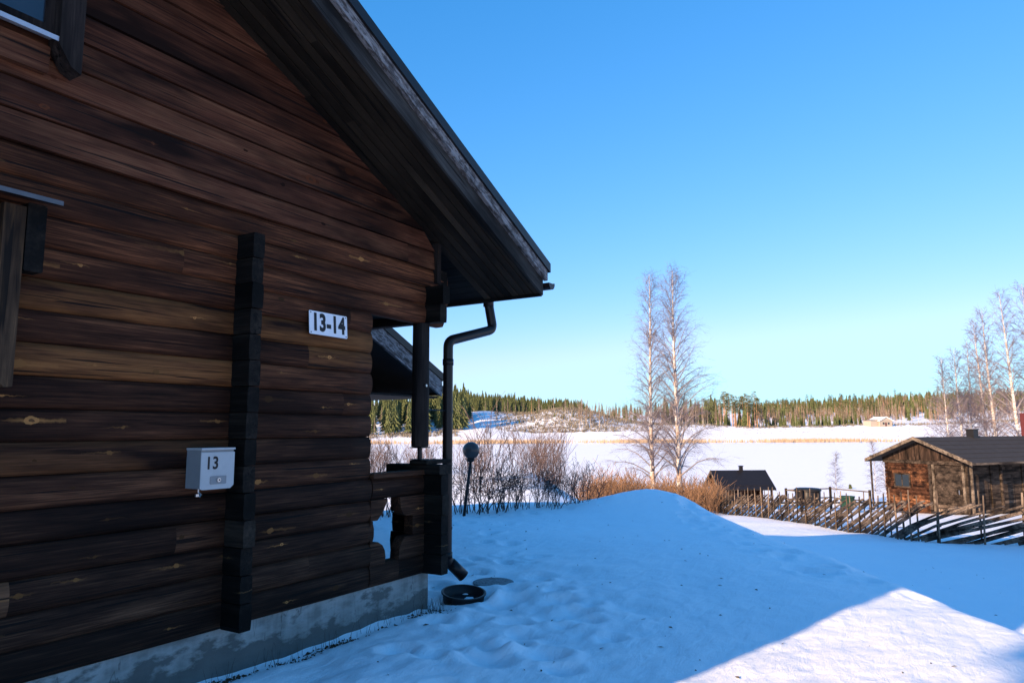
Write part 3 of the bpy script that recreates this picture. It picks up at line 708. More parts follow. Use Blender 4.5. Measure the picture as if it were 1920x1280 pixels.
# ------------------------------------------------------------------ second log house beyond the porch
def gable_house(root, x0, x1, y0, y1, zb, ze, tn, oh, eo, mats, chim=(), zoff=0.0, thick=0.26, edge=0.09):
    """simple gabled building, ridge along Y, front gable at y0; root-local coordinates"""
    xr = (x0+x1)/2; zr = ze+(x1-xr)*tn
    def sf(x): return zr-tn*abs(x-xr)
    wm, gm, rm_, bm, em = mats
    m = MB(); h = 0.2; z = zb
    while z < ze-0.01:
        hh = min(h, ze-z)
        for (ya, yb) in ((y0, y0+0.12), (y1-0.12, y1)):
            m.prism([(ya+0.02, z+.004), (ya, z+hh*.3), (ya, z+hh*.7), (ya+0.02, z+hh-.004), (yb-0.02, z+hh-.004), (yb, z+hh*.7), (yb, z+hh*.3), (yb-0.02, z+.004)], x0-0.18, x1+0.18, 'X')
        for (xa, xb) in ((x0, x0+0.12), (x1-0.12, x1)):
            m.prism([(xa+0.02, z+.104), (xa, z+.1+hh*.3), (xa, z+.1+hh*.7), (xa+0.02, z+.096+hh), (xb-0.02, z+.096+hh), (xb, z+.1+hh*.7), (xb, z+.1+hh*.3), (xb-0.02, z+.104)], y0-0.18, y1+0.18)
        z += h
    wl = m.build('log_walls', wm, root)
    for (ya, yb) in ((y0+0.01, y0+0.06), (y1-0.06, y1-0.01)):
        m = MB(); m.prism([(x0-0.05, ze+0.11), (x1+0.05, ze+0.11), (x1+0.05, sf(x1+.05)+0.08), (xr, zr+0.08), (x0-0.05, sf(x0-.05)+0.08)], ya, yb)
        m.build('gable_boards', gm, root)
    m = MB()
    for (xa, xb) in ((xr, x1+eo), (x0-eo, xr)):
        m.prism([(xa, sf(xa)+.10), (xb, sf(xb)+.10), (xb, sf(xb)+thick), (xa, sf(xa)+thick)], y0-oh+.02, y1+oh-.02)
    r = m.build('roof', rm_, root)
    for (xa, xb) in ((xr, x1+eo+.01), (x0-eo-.01, xr)):
        for (ya, yb) in ((y0-oh-.02, y0-oh+.02), (y1+oh-.02, y1+oh+.02)):
            m = MB(); m.prism([(xa, sf(xa)+.05), (xb, sf(xb)+.05), (xb, sf(xb)+thick-.02), (xa, sf(xa)+thick-.02)], ya, yb); m.build('bargeboard', bm, r)
    for (xa, xb) in ((xr, x1+eo+.03), (x0-eo-.03, xr)):
        for (ya, yb) in ((y0-oh-.04, y0-oh+.08), (y1+oh-.08, y1+oh+.04)):
            m = MB(); m.prism([(xa, sf(xa)+thick-.018), (xb, sf(xb)+thick-.018), (xb, sf(xb)+thick+edge), (xa, sf(xa)+thick+edge)], ya, yb); m.build('roof_edge_trim', em, r)
    for xe in (x1+eo, x0-eo-0.03):
        m = MB(); m.box(xe, xe+0.03, y0-oh+.02, y1+oh-.02, sf(x1+eo)+.06, sf(x1+eo)+thick-.002); m.build('fascia', em, r)
    for (cx, cy, cw, ch, cm_) in chim:
        m = MB(); zc = sf(cx); m.box(cx-cw/2, cx+cw/2, cy-cw/2, cy+cw/2, zc, zr+thick+ch); m.box(cx-cw/2-.03, cx+cw/2+.03, cy-cw/2-.03, cy+cw/2+.03, zr+thick+ch, zr+thick+ch+.05)
        m.build('chimney', cm_, r)
    return wl, r
H2 = thing('log_house', 'small further log building whose roof corner shows behind the porch post', 'house', (8.45, 6.35, 0))
wl2, r2 = gable_house(H2, -4.5, -1.5, 0.68, 3.6, -2.0, 1.153, TAN, 0.68, 1.5, ('log', 'clad', 'roof', 'barge', 'metal'), thick=0.30)
m_ = MB(); pass
m_ = MB(); m_.box(-1.49, -0.02, 0.04, 4.2, 0.47, 0.495); m_.build('eave_soffit', 'soffity', r2)
m_ = MB(); m_.tube([(0.06, -0.02, 0.60), (0.06, 4.3, 0.60)], 0.06, 10); m_.build('gutter', 'pipe', H2)
m_ = MB()
x = 0
for (xa, xb) in ((-3.0, -0.03), (-5.97, -3.0)):
    zz = lambda q: 1.36+(3.425-abs(q+4.775))*TAN
    for i in range(7):
        ya = 0.03+i*0.093; m_.prism([(xa, zz(xa)+.075), (xb, zz(xb)+.075), (xb, zz(xb)+.095), (xa, zz(xa)+.095)], ya, ya+.087)
m_.build('soffit', 'soffit', r2)

# ------------------------------------------------------------------ small things by the house
LP = (10.66, 7.49); lz = gz(*LP)
L = thing('garden_lamp', 'leaning black garden lamp with a dark round globe in front of the hedge', 'lamp', (LP[0], LP[1], lz))
top = Vector((0.14*0.5178/1.0, -0.14*0.8555, 1.0))
m_ = MB(); m_.tube([(0, 0, -0.15), tuple(top*0.98)], [0.030, 0.026], 10); m_.build('pole', 'metal', L, True)
m_ = MB(); m_.lathe([(0.05, 0), (0.075, 0.03), (0.07, 0.06)], tuple(top*0.95), 16); m_.build('collar', 'rubber', L, True)
gc = top+Vector((0, 0, 0.155)); m_ = MB()
m_.lathe([(max(0.155*cos(R(a)), 0.003), 0.155*sin(R(a))) for a in range(-85, 86, 10)], tuple(gc), 28); m_.build('globe', 'globe', L, True)
bz = gz(5.55, 3.93)
B = thing('rubber_tub', 'shallow black rubber tub half filled with snow under the downspout', 'tub', (5.56, 3.90, bz+0.0))
m_ = MB(); n = 32; pr_ = [(0.17, 0), (0.185, 0.02), (0.195, 0.095), (0.207, 0.10), (0.207, 0.110), (0.188, 0.110), (0.178, 0.04), (0.17, 0.03), (0.01, 0.028)]
m_.lathe(pr_, (0, 0, 0), n); m_.build('tub', 'rubber', B, True)
m_ = MB(); ring = []
V = [(0.02, -0.02, 0.062)]
for k in range(24):
    a = 2*pi*k/24; r = 0.115*(0.75+0.2*sin(a*2+1)+0.1*sin(a*5)); V.append((0.03+r*cos(a)*.8, -0.035+r*sin(a)*.62, 0.034))
m_.add(V, [(0, 1+k, 1+(k+1) % 24) for k in range(24)]); m_.build('snow_lump', 'snow', B, True)
B.rotation_euler = (R(6), R(-4), 0)
mz = gz(6.18, 3.97)
MH = thing('manhole_cover', 'round grey cover showing through the thin snow near the downspout', 'cover', (6.18, 3.97, mz+0.03))
m_ = MB(); m_.lathe([(0.20, -0.05), (0.205, 0.0), (0.19, 0.006), (0.02, 0.008)], (0, 0, 0), 28); m_.build('lid', 'greystone', MH)
m_ = MB()
for k in range(-3, 4): m_.box(-0.14, 0.14, k*0.036-0.006, k*0.036+0.006, 0.006, 0.012)
m_.build('ribs', 'greystone', MH)
SP0 = None
# white marker stick and leaning stick seen through the rail opening
sx_, sy_ = 6.9, 6.1
m_ = MB(); m_.tube([(0, 0, -0.1), (0.02, 0, 0.62)], 0.009, 6); o = m_.build('marker_stick', 'white'); o.location = (9.3, 8.22, gz(9.3, 8.22)); tag(o, 'thin white marker stick in the snow, seen through the carved porch opening', 'stick')
m_ = MB(); m_.tube([(0.0, 0.0, 0), (-0.32, 0.25, 0.55)], 0.008, 6); o = m_.build('broom_handle', 'beamz'); o.location = (5.34, 4.62, -1.29); tag(o, 'dark stick leaning behind the porch rail, seen through its carved opening', 'stick')
# dead leaves and bits along the foundation
rng = random.Random(3); m_ = MB()
for i in range(900):
    x = rng.uniform(2.2, 5.6); y = 3.97-abs(rng.gauss(0, 0.075)) - (0.05 if rng.random() < .2 else 0)
    if x > 4.6: y += rng.uniform(-0.05, 0.05)
    cl_ = 0.5+0.5*sin(x*5.3)+0.4*sin(x*13)
    if x < 3.3: cl_ += 0.5
    if rng.random() > cl_ or (x > 5.2 and y > 4.0): continue
    z = gz(x, y); a = rng.uniform(0, 6.28); l = rng.uniform(0.006, 0.02); t = rng.uniform(0, 0.015)
    d = Vector((cos(a)*l, sin(a)*l, 0)); e = Vector((-sin(a)*l*.4, cos(a)*l*.4, 0)); c = Vector((x, y, z+0.004))
    m_.add([c-d, c+e+Vector((0, 0, t)), c+d, c-e], [(0, 1, 2), (0, 2, 3)])
for i in range(160):
    x = rng.choice([rng.uniform(4.9, 5.45), rng.uniform(2.4, 5.3)]); y = 3.98-abs(rng.gauss(0, 0.04)); z = gz(x, y)
    a = rng.uniform(0, 6.28); h = rng.uniform(0.03, 0.13)
    m_.tube([(x, y, z-0.01), (x+cos(a)*h*.4, y+sin(a)*h*.25, z+h)], [0.0018, 0.0006], 3, False)
tag(m_.build('dead_grass', 'leafbit'), 'dead leaves and grass bits along the foundation', 'grass', kind='stuff')
m_ = MB(); rng = random.Random(9)
for i in range(260):
    u = rng.uniform(4.5, 16); v = rng.uniform(-2, 9); x, y = uv2xy(u, v)
    if y > 3.6 and x < 5.6: continue
    z = gz(x, y); a = rng.uniform(0, 6.28); l = rng.uniform(0.008, 0.03); c = Vector((x, y, z+0.003))
    d = Vector((cos(a)*l, sin(a)*l, 0)); e = Vector((-sin(a)*l*.35, cos(a)*l*.35, 0))
    m_.add([c-d, c+e+Vector((0, 0, .006)), c+d, c-e], [(0, 1, 2), (0, 2, 3)])
tag(m_.build('bark_litter', 'leafbit'), 'bits of bark and leaves blown on the snow', 'litter', kind='stuff')

# ------------------------------------------------------------------ shrubs and birches
def grow(m, p, d, ln, r, lvl, rng, spread, nb, droop=0.0, segs=3, sides=3, rmin=0.003):
    pts = [p.copy()]; rad = [r]; dd = d.normalized()
    for k in range(segs):
        dd = (dd+Vector((rng.gauss(0, .12), rng.gauss(0, .12), rng.gauss(0, .07)-droop))).normalized()
        pts.append(pts[-1]+dd*(ln/segs)); rad.append(max(r*(1-(k+1)/segs*0.8), rmin))
    m.tube(pts, rad, sides, False)
    if lvl <= 0: return
    for i in range(nb):
        t = rng.uniform(0.25, 1.0); k = min(int(t*segs), segs-1); q = pts[k].lerp(pts[k+1], t*segs-k)
        a = rng.uniform(0, 2*pi); base = (pts[k+1]-pts[k]).normalized()
        o = base.orthogonal().normalized(); o = Matrix.Rotation(a, 3, base) @ o
        nd = (base*cos(spread)+o*sin(spread)).normalized()
        grow(m, q, nd, ln*rng.uniform(.35, .6), max(rad[k]*.6, rmin), lvl-1, rng, spread, max(nb-1, 2), droop, max(segs-1, 2), sides, rmin)
def shrub_mesh(seed, h, n, spreadr, lvl, nb, r, rmin, up=0.35, mat='twig', name='shrub'):
    rng = random.Random(seed); m = MB()
    for i in range(n):
        a = rng.uniform(0, 6.28); q = sqrt(rng.random())*spreadr
        grow(m, Vector((q*cos(a), q*sin(a), -0.08)), Vector((cos(a)*up*rng.random(), sin(a)*up*rng.random(), 1)), h*rng.uniform(.6, 1.05), r*rng.uniform(.6, 1.1), lvl, rng, R(rng.uniform(25, 42)), nb, -0.03, 4, 3, rmin)
    me = m.build(name, mat); return me
# hedge bushes in the house's shade
hb = [shrub_mesh(40+i, 0.95, 9, 0.30, 2, 4, 0.012, 0.0032, 0.5) for i in range(4)]
for b in hb: scene.collection.objects.unlink(b)
HG = 'bare dark bushes of the hedge behind the garden lamp'
def put(src, name, x, y, sc, rz, label, cat, group, zo=0.0):
    o = src.copy(); o.name = name; scene.collection.objects.link(o); z = gz(x, y) if np.hypot(x, y) < 60 else float(ground(np.array([x]), np.array([y]))[0])
    o.location = (x, y, z+zo); o.rotation_euler = (0, 0, rz); o.scale = sc if isinstance(sc, tuple) else (sc,)*3
    return tag(o, label, cat, group)
rng = random.Random(12)
pxs = [700, 722, 745, 770, 820, 846, 862, 884, 903, 925, 940, 955, 975, 990, 1008, 1024, 1042, 1060, 1078, 1096]
for i, p in enumerate(pxs):
    u = 13.6+0.5*rng.random()+(p-900)*0.0045; x, y = pix(p, u)
    put(hb[i % 4], 'hedge_bush', x, y, rng.uniform(.75, 1.2)*(1.0 if p < 1000 else 0.8), rng.uniform(0, 6), 'bare dark leafless bush in the shaded hedge behind the garden lamp', 'bush', HG)
# sunlit red brown brush on the bank
rb = [shrub_mesh(60+i, 2.0, 26, 0.8, 1, 4, 0.013, 0.0065, 0.25, 'redtwig', 'bank_bush') for i in range(3)]
ob = [shrub_mesh(70+i, 1.7, 46, 0.9, 1, 4, 0.013, 0.008, 0.3, 'orangetwig', 'willow_bush') for i in range(3)]
for b in rb+ob: scene.collection.objects.unlink(b)
for i in range(21):
    p = rng.uniform(690, 1120); u = rng.uniform(24, 36)
    if p > 1080: u = rng.uniform(30, 40)
    x, y = pix(p, u)
    put(rb[i % 3], 'bank_bush', x, y, rng.uniform(.55, 1.15)*(1.15 if 930 < p < 1040 else .8), rng.uniform(0, 6), 'sunlit red brown leafless bush on the bank between hedge and lake', 'bush', 'red brown bushes on the bank')
for i in range(40):
    p = rng.choice([rng.uniform(1090, 1290), rng.uniform(1100, 1250), rng.uniform(1290, 1345)]); u = rng.uniform(38, 50)
    x, y = pix(p, u)
    put(ob[i % 3], 'willow_bush', x, y, rng.uniform(.75, 1.25)*(0.8 if p > 1290 else 1.0), rng.uniform(0, 6), 'orange willow bush behind the shaded snow mound', 'bush', 'orange willow bushes behind the mound')
for i in range(14):
    p = rng.choice([rng.uniform(1285, 1345), rng.uniform(1285, 1440)]); u = rng.uniform(43, 50); x, y = pix(p, u)
    put(rb[i % 3], 'fence_bush', x, y, rng.uniform(.35, .7)*(1.0 if p < 1400 else .7), rng.uniform(0, 6), 'brown dry bush growing along the left part of the pole fence', 'bush', 'dry bushes along the fence')
# slender saplings rising out of the hedge
sp_ = [shrub_mesh(80+i, 3.3, 2, 0.15, 1, 5, 0.013, 0.006, 0.06, 'redtwig', 'sapling') for i in range(2)]
for b in sp_: scene.collection.objects.unlink(b)
for p, u, s in ((868, 26, .9), (905, 24, .75), (945, 27, .8), (1008, 28, 1.2), (1020, 29, 1.3), (1034, 27, 1.15), (1110, 33, 1.0), (1150, 36, 1.0)):
    x, y = pix(p, u); put(sp_[p % 2], 'sapling', x, y, s*.62, p, 'slender leafless sapling standing up out of the bank bushes', 'sapling', 'slender saplings on the bank')

def birch(name, label, px, u, ztop, seed, lean=0.0, r0=0.15, nprim=85, width=1.0, group=None, low=0.12, tw=0.008, zg=None, double=False, dense=1.35):
    rng = random.Random(seed); x, y = pix(px, u); z0 = gz(x, y) if zg is None else zg
    H = ztop-z0
    root = thing(name, label, 'tree', (x, y, z0), 0, group)
    m = MB(); N = 16; pts = []; rad = []
    for k in range(N+1):
        t = k/N
        wob = Vector((sin(t*5+seed)*0.10*t, cos(t*4+seed*2)*0.10*t, 0))
        pts.append(Vector((0.5178, -0.8555, 0))*(lean*H*t)+wob+Vector((0, 0, H*t-0.3*(k == 0)))); rad.append(max(r0*(1-t)**0.8, 0.012))
    m.tube(pts, rad, 9, True); m.build('trunk', 'bark', root, True)
    mb = MB(); mt_ = MB()
    for i in range(nprim):
        t = low+(0.97-low)*((i+rng.random())/nprim)
        k = min(int(t*N), N-1); q = pts[k].lerp(pts[k+1], t*N-k)
        a = i*2.399+rng.gauss(0, .4); up = rng.uniform(.5, 1.0)+t*0.9
        L_ = H*width*(0.20*(1-t)**0.75+0.035)*rng.uniform(.6, 1.15)
        d = Vector((cos(a), sin(a), up)).normalized(); r = rad[k]*0.30+0.004
        # primary: rises, then droops
        bp = [q]; br_ = [r]; dd = d
        for s in range(4):
            dd = (dd+Vector((rng.gauss(0, .1), rng.gauss(0, .1), 0.04-0.16*s*(1-t)))).normalized(); bp.append(bp[-1]+dd*L_/4); br_.append(max(r*(1-(s+1)/4*.8), tw*.8))
        mb.tube(bp, br_, 4, False)
        for j in range(int((6+L_*6)*dense)):
            s = rng.uniform(.15, 1)*4; kk = min(int(s), 3); p = bp[kk].lerp(bp[kk+1], s-kk)
            dd2 = (Vector((rng.gauss(0, 1), rng.gauss(0, 1), rng.gauss(0.2, .6)))).normalized()*0.75+dd*0.8
            l2 = rng.uniform(.3, .95)*(0.5+L_*0.28); p2 = p+dd2.normalized()*l2*.5; p3 = p2+(dd2.normalized()+Vector((0, 0, -.5))).normalized()*l2*.5
            mt_.tube([p, p2, p3], [tw*.8, tw*.6, tw*.35], 3, False)
            for w_ in range(3):
                pp = p.lerp(p2, rng.random()) if w_ == 0 else p2.lerp(p3, rng.random())
                d3 = (dd2.normalized()+Vector((rng.gauss(0, .6), rng.gauss(0, .6), rng.gauss(-.35, .4)))).normalized()
                mt_.tube([pp, pp+d3*l2*.5], [tw*.5, tw*.3], 3, False)
    mb.build('limbs', 'limb' if r0 > 0.09 else 'birchtwig', root, True); mt_.build('twigs', 'birchtwig', root)
    return root
birch('birch_tree', 'left of the two tall bare birches standing behind the snow mound', 1219, 42, zpix(1217, 512, 42), 3, 0.0, 0.15, 100, 0.85, tw=0.006)
birch('birch_tree', 'right and wider of the two tall bare birches standing behind the snow mound', 1267, 41, zpix(1270, 506, 41), 8, 0.004, 0.17, 115, 1.15, tw=0.006)
for (p, u, yt, s, ln, r, wd, lab) in (
    (1768, 64, 672, 20, 0.01, .11, 1.2, 'small bare birch standing just left of the other birches beyond the cabin'),
    (1800, 66, 655, 21, -0.03, .15, 1.1, 'second white birch from the left behind the cabin roof'),
    (1812, 70, 640, 22, 0.02, .12, 0.8, 'thin pale birch third from the left behind the cabin roof'),
    (1842, 68, 600, 23, -0.02, .17, 1.0, 'tall white birch above the cabin roof left of its chimney'),
    (1862, 66, 580, 24, -0.03, .19, 1.1, 'thick white birch rising directly behind the cabin chimney'),
    (1908, 62, 545, 25, -0.06, .20, 1.1, 'tall leaning white birch at the right edge of the picture'),
    (1935, 64, 530, 26, 0.0, .17, 1.1, 'tall birch whose twigs reach in from the right edge')):
    birch('birch_tree', lab, p, u, zpix(p, yt, u), s, ln, r, 64, wd, low=.22, tw=0.012, zg=-5.6, dense=.8)
# small pale saplings on the near lake ice edge
for (p, u, yt, s, lab) in ((1557, 62, 850, 31, 'thin bare sapling left of the deck railing against the white lake'), (1628, 58, 825, 32, 'bare sapling behind the deck railing against the white lake'), (1648, 56, 845, 33, 'small bare sapling close to the left corner of the cabin')):
    birch('lake_sapling', lab, p, u, zpix(p, yt, u), s, 0, .03, 26, .8, low=.15, tw=0.006, zg=-6.0)

# ------------------------------------------------------------------ roundpole fence
F = thing('roundpole_fence', 'weathered roundpole fence with slanting poles running across the lower snow', 'fence')
pathpx = [(1300, 43), (1342, 38.8), (1415, 33), (1476, 28.2), (1559, 23.8), (1628, 21.0), (1714, 17.9), (1817, 17.6), (1920, 17.3), (2050, 16.9), (2160, 16.6)]
path = [Vector((*pix(p, u), 0)) for p, u in pathpx]
cum = [0]
for a, b in zip(path, path[1:]): cum.append(cum[-1]+(b-a).length)
def along(s):
    s = max(0, min(s, cum[-1]-1e-4))
    for i in range(len(path)-1):
        if s <= cum[i+1]: return path[i].lerp(path[i+1], (s-cum[i])/(cum[i+1]-cum[i])), (path[i+1]-path[i]).normalized()
rng = random.Random(44)
s = 0.3; ns = 0
while s < cum[-1] and ns < 48:
    c, d = along(s); nrm = Vector((-d.y, d.x, 0))
    for sgn in (-1, 1):
        q = c+nrm*(0.085*sgn); z = gz(q.x, q.y); hh = rng.uniform(1.08, 1.36); lx, ly = rng.gauss(0, .035), rng.gauss(0, .035)
        m_ = MB(); r = rng.uniform(.019, .031)
        m_.tube([(q.x, q.y, z-.2), (q.x+lx*.5, q.y+ly*.5, z+hh*.5), (q.x+lx, q.y+ly, z+hh)], [r, r*.92, r*.7], 7); o = m_.build('stake', 'stake', F, True)
    # withy bindings join each pair
    if ns % 1 == 0:
        m_ = MB()
        for hz in (.35, .75):
            z = gz(c.x, c.y)+hz+rng.uniform(-.05, .05)
            a = c+nrm*.12; b = c-nrm*.12
            m_.tube([(a.x, a.y, z), (a.x+d.x*.045, a.y+d.y*.045, z+.01), (b.x+d.x*.045, b.y+d.y*.045, z+.01), (b.x, b.y, z), (b.x-d.x*.045, b.y-d.y*.045, z), (a.x-d.x*.045, a.y-d.y*.045, z), (a.x, a.y, z)], .010, 5)
        m_.build('binding', 'twig', F)
    ns += 1; s += rng.uniform(.86, 1.0)
s = -1.0; rails = []
while s < cum[-1]-1.2:
    ln = rng.uniform(2.5, 3.3)
    rails.append((s, ln)); s += rng.uniform(.25, .33)
mass = MB()
for i, (s, ln) in enumerate(rails):
    a, d = along(s); b, d2 = along(s+ln)
    if s < 0: a = path[0]-d*abs(s)
    za = gz(a.x, a.y)+rng.uniform(-.06, .04); zb = gz(b.x, b.y)+rng.uniform(.80, 1.0); mid, _ = along(s+ln/2) if s+ln/2 > 0 else ((a+b)/2, d)
    zm = (za+zb)/2+rng.uniform(-.03, .02); r = rng.uniform(.031, .046); off = Vector((-d.y, d.x, 0))*rng.uniform(-.03, .03)
    ext = Vector((d2.x, d2.y, .25))*rng.uniform(.05, .25)
    m_ = mass if i < max(0, len(rails)-98) else MB()
    m_.tube([tuple(Vector((a.x, a.y, za))+off), tuple(Vector((mid.x, mid.y, zm))+off), tuple(Vector((b.x, b.y, zb))+off), tuple(Vector((b.x, b.y, zb))+off+ext)], [r, r*.95, r*.8, r*.75], 7)
    if m_ is not mass: m_.build('rail_pole', 'pole', F, True)
if mass.v: tag(mass.build('far_rail_poles', 'pole', F, True), kind='stuff')

# ------------------------------------------------------------------ big cabin on the right
CN = pix(1799, 35.0); crz = atan2(-0.556, 0.831)     # local +X = ridge direction, +Y = towards the far corner
CB = thing('log_cabin', 'long log cabin with a grey roof behind the pole fence on the right', 'cabin', (CN[0], CN[1], 0), crz)
Wd = 4.3; zb, ze = -4.35, -1.52; Lr = 15
zr = ze+(Wd/2)*0.41
m_ = MB(); z = zb
while z < ze-.01:
    h = .2
    for ya, yb, in ((Wd-.14, Wd),): m_.prism([(ya, z+.004), (ya-.0, z+.196), (yb-.02, z+.196), (yb, z+.1), (yb-.02, z+.004)], 0, Lr, 'X')
    m_.prism([(0.03, z+.004), (0, z+.05), (0, z+.15), (0.03, z+.196), (.14, z+.196), (.14, z+.004)], 1.95, Wd+.15)
    z += h
# logs of the gable run along local Y: rotate grain by using the ochre texture in its own object
g1 = m_.build('log_walls', 'ochre', CB)
m_ = MB(); z = zb
m_.box(0.04, .14, 0.0, 0.25, zb, ze); m_.box(.14, Lr, 0.45, .55, zb, ze); m_.box(.1, .16, 0.14, .55, zb, ze); m_.build('inner_boards', 'doorboard', CB)
m_ = MB(); m_.prism([(-.25, ze-.1), (Wd+.25, ze-.1), (Wd+.25, ze+.02), (Wd/2, zr+.1), (-.25, ze+.02)], -.03, .03, 'X'); m_.build('gable_boards', 'greyboard', CB)
m_ = MB(); m_.box(-.07, .05, -.2, Wd+.2, ze-.28, ze-.1, .0); m_.build('tie_beam', 'doorboard', CB)
M['rib'] = flat('roofing_seam', (0.022, 0.020, 0.020), 0.85, 0.0, 0.2, 3, 0.3)
def rs(y): return zr-0.41*abs(y-Wd/2)
m_ = MB()
for (ya, yb) in ((-.75, Wd/2), (Wd/2, Wd+.75)): m_.prism([(ya, rs(ya)+.08), (yb, rs(yb)+.08), (yb, rs(yb)+.20), (ya, rs(ya)+.20)], -.72, Lr+.6, 'X')
cr = m_.build('roof', 'roof', CB)
m_ = MB()
for q in range(1, 6):
    y_ = -.75+q*.48; m_.box(-.72, Lr+.6, y_-.012, y_+.012, rs(y_)+.19, rs(y_)+.212)
m_.build('roofing_seams', 'rib', cr)
m_ = MB()
for (ya, yb) in ((-.77, Wd/2), (Wd/2, Wd+.77)): m_.prism([(ya, rs(ya)+.06), (yb, rs(yb)+.06), (yb, rs(yb)+.235), (ya, rs(ya)+.235)], -.76, -.725, 'X')
m_.box(-.72, Lr+.6, -.78, -.752, rs(-.75)+.09, rs(-.75)+.19); m_.box(-.72, Lr+.6, Wd+.752, Wd+.78, rs(-.75)+.06, rs(-.75)+.2)
m_.build('bargeboard', 'trimw', cr)
m_ = MB(); m_.box(3.85, 4.25, Wd/2-.2, Wd/2+.2, zr, zr+.55); m_.box(3.8, 4.3, Wd/2-.25, Wd/2+.25, zr+.55, zr+.60); m_.build('chimney', 'metal', cr)
m_ = MB(); m_.lathe([(.10, 0), (.10, .38), (.13, .38), (.13, .43), (.02, .46)], (1.4, Wd/2+.7, zr-.25), 12); m_.build('vent_pipe', 'metal', cr)
m_ = MB(); m_.box(9.3, 9.9, Wd/2-.1, Wd/2+.5, zr, zr+1.5); m_.build('chimney', 'red', cr)
# window and doors in the gable
m_ = MB(); m_.box(-.02, .02, 3.05, 3.85, -3.0, -2.4); cw = m_.build('window', 'glass', CB)
m_ = MB()
for (ya, yb, za, zc) in ((2.98, 3.05, -3.07, -2.33), (3.85, 3.92, -3.07, -2.33), (3.05, 3.85, -3.07, -3.0), (3.05, 3.85, -2.4, -2.33), (3.43, 3.47, -3.0, -2.4)): m_.box(-.04, .02, ya, yb, za, zc)
m_.build('window_frame', 'doorboard', cw)
m_ = MB(); m_.box(-.015, .04, .25, 1.62, zb+.06, ze-.32); dr = m_.build('door', 'doorboard', CB)
for ya, yb in ((1.64, 1.76), (.10, .22)):
    m_ = MB(); m_.box(-.06, .05, ya, yb, zb, ze-.28); m_.build('door_frame', 'trimw', dr)
m_ = MB(); m_.box(-.05, -.02, .40, .44, -3.2, -3.0); m_.build('door_handle', 'steel', dr)
m_ = MB(); m_.box(-.06, .06, 1.80, 1.95, zb, ze-.1); m_.build('corner_post', 'doorboard', CB)
for xx in (.05, 2.35, 4.9, 7.2):
    m_ = MB(); m_.tube([(xx, -.18, zb), (xx, -.18, ze+.02)], .075, 8); m_.build('porch_post', 'trimw' if xx < 1 else 'doorboard', CB)
m_ = MB(); m_.tube([(-.6, -.18, ze-.02), (Lr, -.18, ze-.02)], .10, 8); m_.build('eave_beam', 'doorboard', CB)
for (xa, xb) in ((.35, 2.2), (2.5, 4.3), (5.1, 7.0)):
    m_ = MB(); m_.box(xa, xb, .40, .448, zb+.05, ze-.35); d_ = m_.build('plank_door', 'doorboard', CB)
    for zq in (zb+.5, ze-.75):
        m_ = MB(); m_.box(xa+.1, xb-.1, .375, .40, zq, zq+.1); m_.build('door_batten', 'doorboard', d_)
m_ = MB(); m_.box(-.3, Lr, -.5, .4, zb-.15, zb+.03); m_.build('porch_step', 'trimw', CB)
m_ = MB(); m_.tube([(-.55, Wd+.55, zb), (-.55, Wd+.55, ze+.1)], .05, 8); m_.build('porch_post', 'doorboard', CB)
# notices, chopping block
cm4 = CB.matrix_basis.copy() if False else Matrix.Translation((CN[0], CN[1], 0)) @ Matrix.Rotation(crz, 4, 'Z')
def cabp(x, y, z): return cm4 @ Vector((x, y, z))
for (za, zc, lab) in ((-2.62, -2.36, 'upper white notice on the cabin wall beside the corner post'), (-2.98, -2.74, 'lower white notice with dark lines on the cabin wall')):
    m_ = MB(); m_.box(0, .34, -.01, .01, 0, zc-za); o = m_.build('notice', 'white'); p = cabp(.22, .38, za); o.location = p; o.rotation_euler = (0, 0, crz); tag(o, lab, 'notice')
    if za < -2.8:
        for q in (.06, .12, .17):
            m_ = MB(); m_.box(.03, .31, -.014, -.0105, q, q+.02); m_.build('lines', 'black', o)
p = cabp(-.55, 1.0, zb); m_ = MB(); m_.lathe([(.20, -.2), (.21, .1), (.19, .42), (.185, .44), (.02, .44)], (0, 0, 0), 16)
o = m_.build('chopping_block', 'stake', None, False); o.location = p; tag(o, 'pale round chopping block in front of the cabin door', 'block')
p = cabp(-2.1, 5.2, zb+.1); m_ = MB(); m_.lathe([(.30, 0), (.33, .1), (.36, .62), (.39, .63), (.39, .68), (.3, .68), (.28, .6)], (0, 0, 0), 20)
o = m_.build('rain_tub', 'green', None, True); o.location = p; tag(o, 'dark green plastic tub standing in the snow left of the cabin', 'tub')
# deck railing with dark hot tub
DK = thing('deck_railing', 'grey wooden deck railing left of the cabin corner', 'railing', tuple(cabp(0, 0, 0)), crz)
def bar(m, a, b, r=.04): m.tube([a, b], r, 6)
dp_ = [(-.6, 5.0), (-.6, 7.6), (-3.6, 8.0), (-3.6, 6.9)]
for (xx, yy) in dp_:
    m_ = MB(); m_.box(xx-.05, xx+.05, yy-.05, yy+.05, zb-.2, zb+1.05); m_.build('post', 'beamz', DK)
for h in (.45, .95):
    m_ = MB()
    for a, b in zip(dp_, dp_[1:]): bar(m_, (*a, zb+h), (*b, zb+h), .035)
    m_.build('rail', 'trimw', DK)
p = cabp(-2.7, 7.3, zb+.15); T = thing('hot_tub', 'dark covered round hot tub inside the deck railing', 'tub', tuple(p))
m_ = MB(); m_.lathe([(.62, 0), (.66, .1), (.68, .75), (.66, .78)], (0, 0, 0), 24); m_.build('barrel', 'metal', T, True)
m_ = MB(); m_.lathe([(.72, .78), (.74, .82), (.62, .92), (.1, .95)], (0, 0, 0), 24); m_.build('cover', 'rubber', T, True)

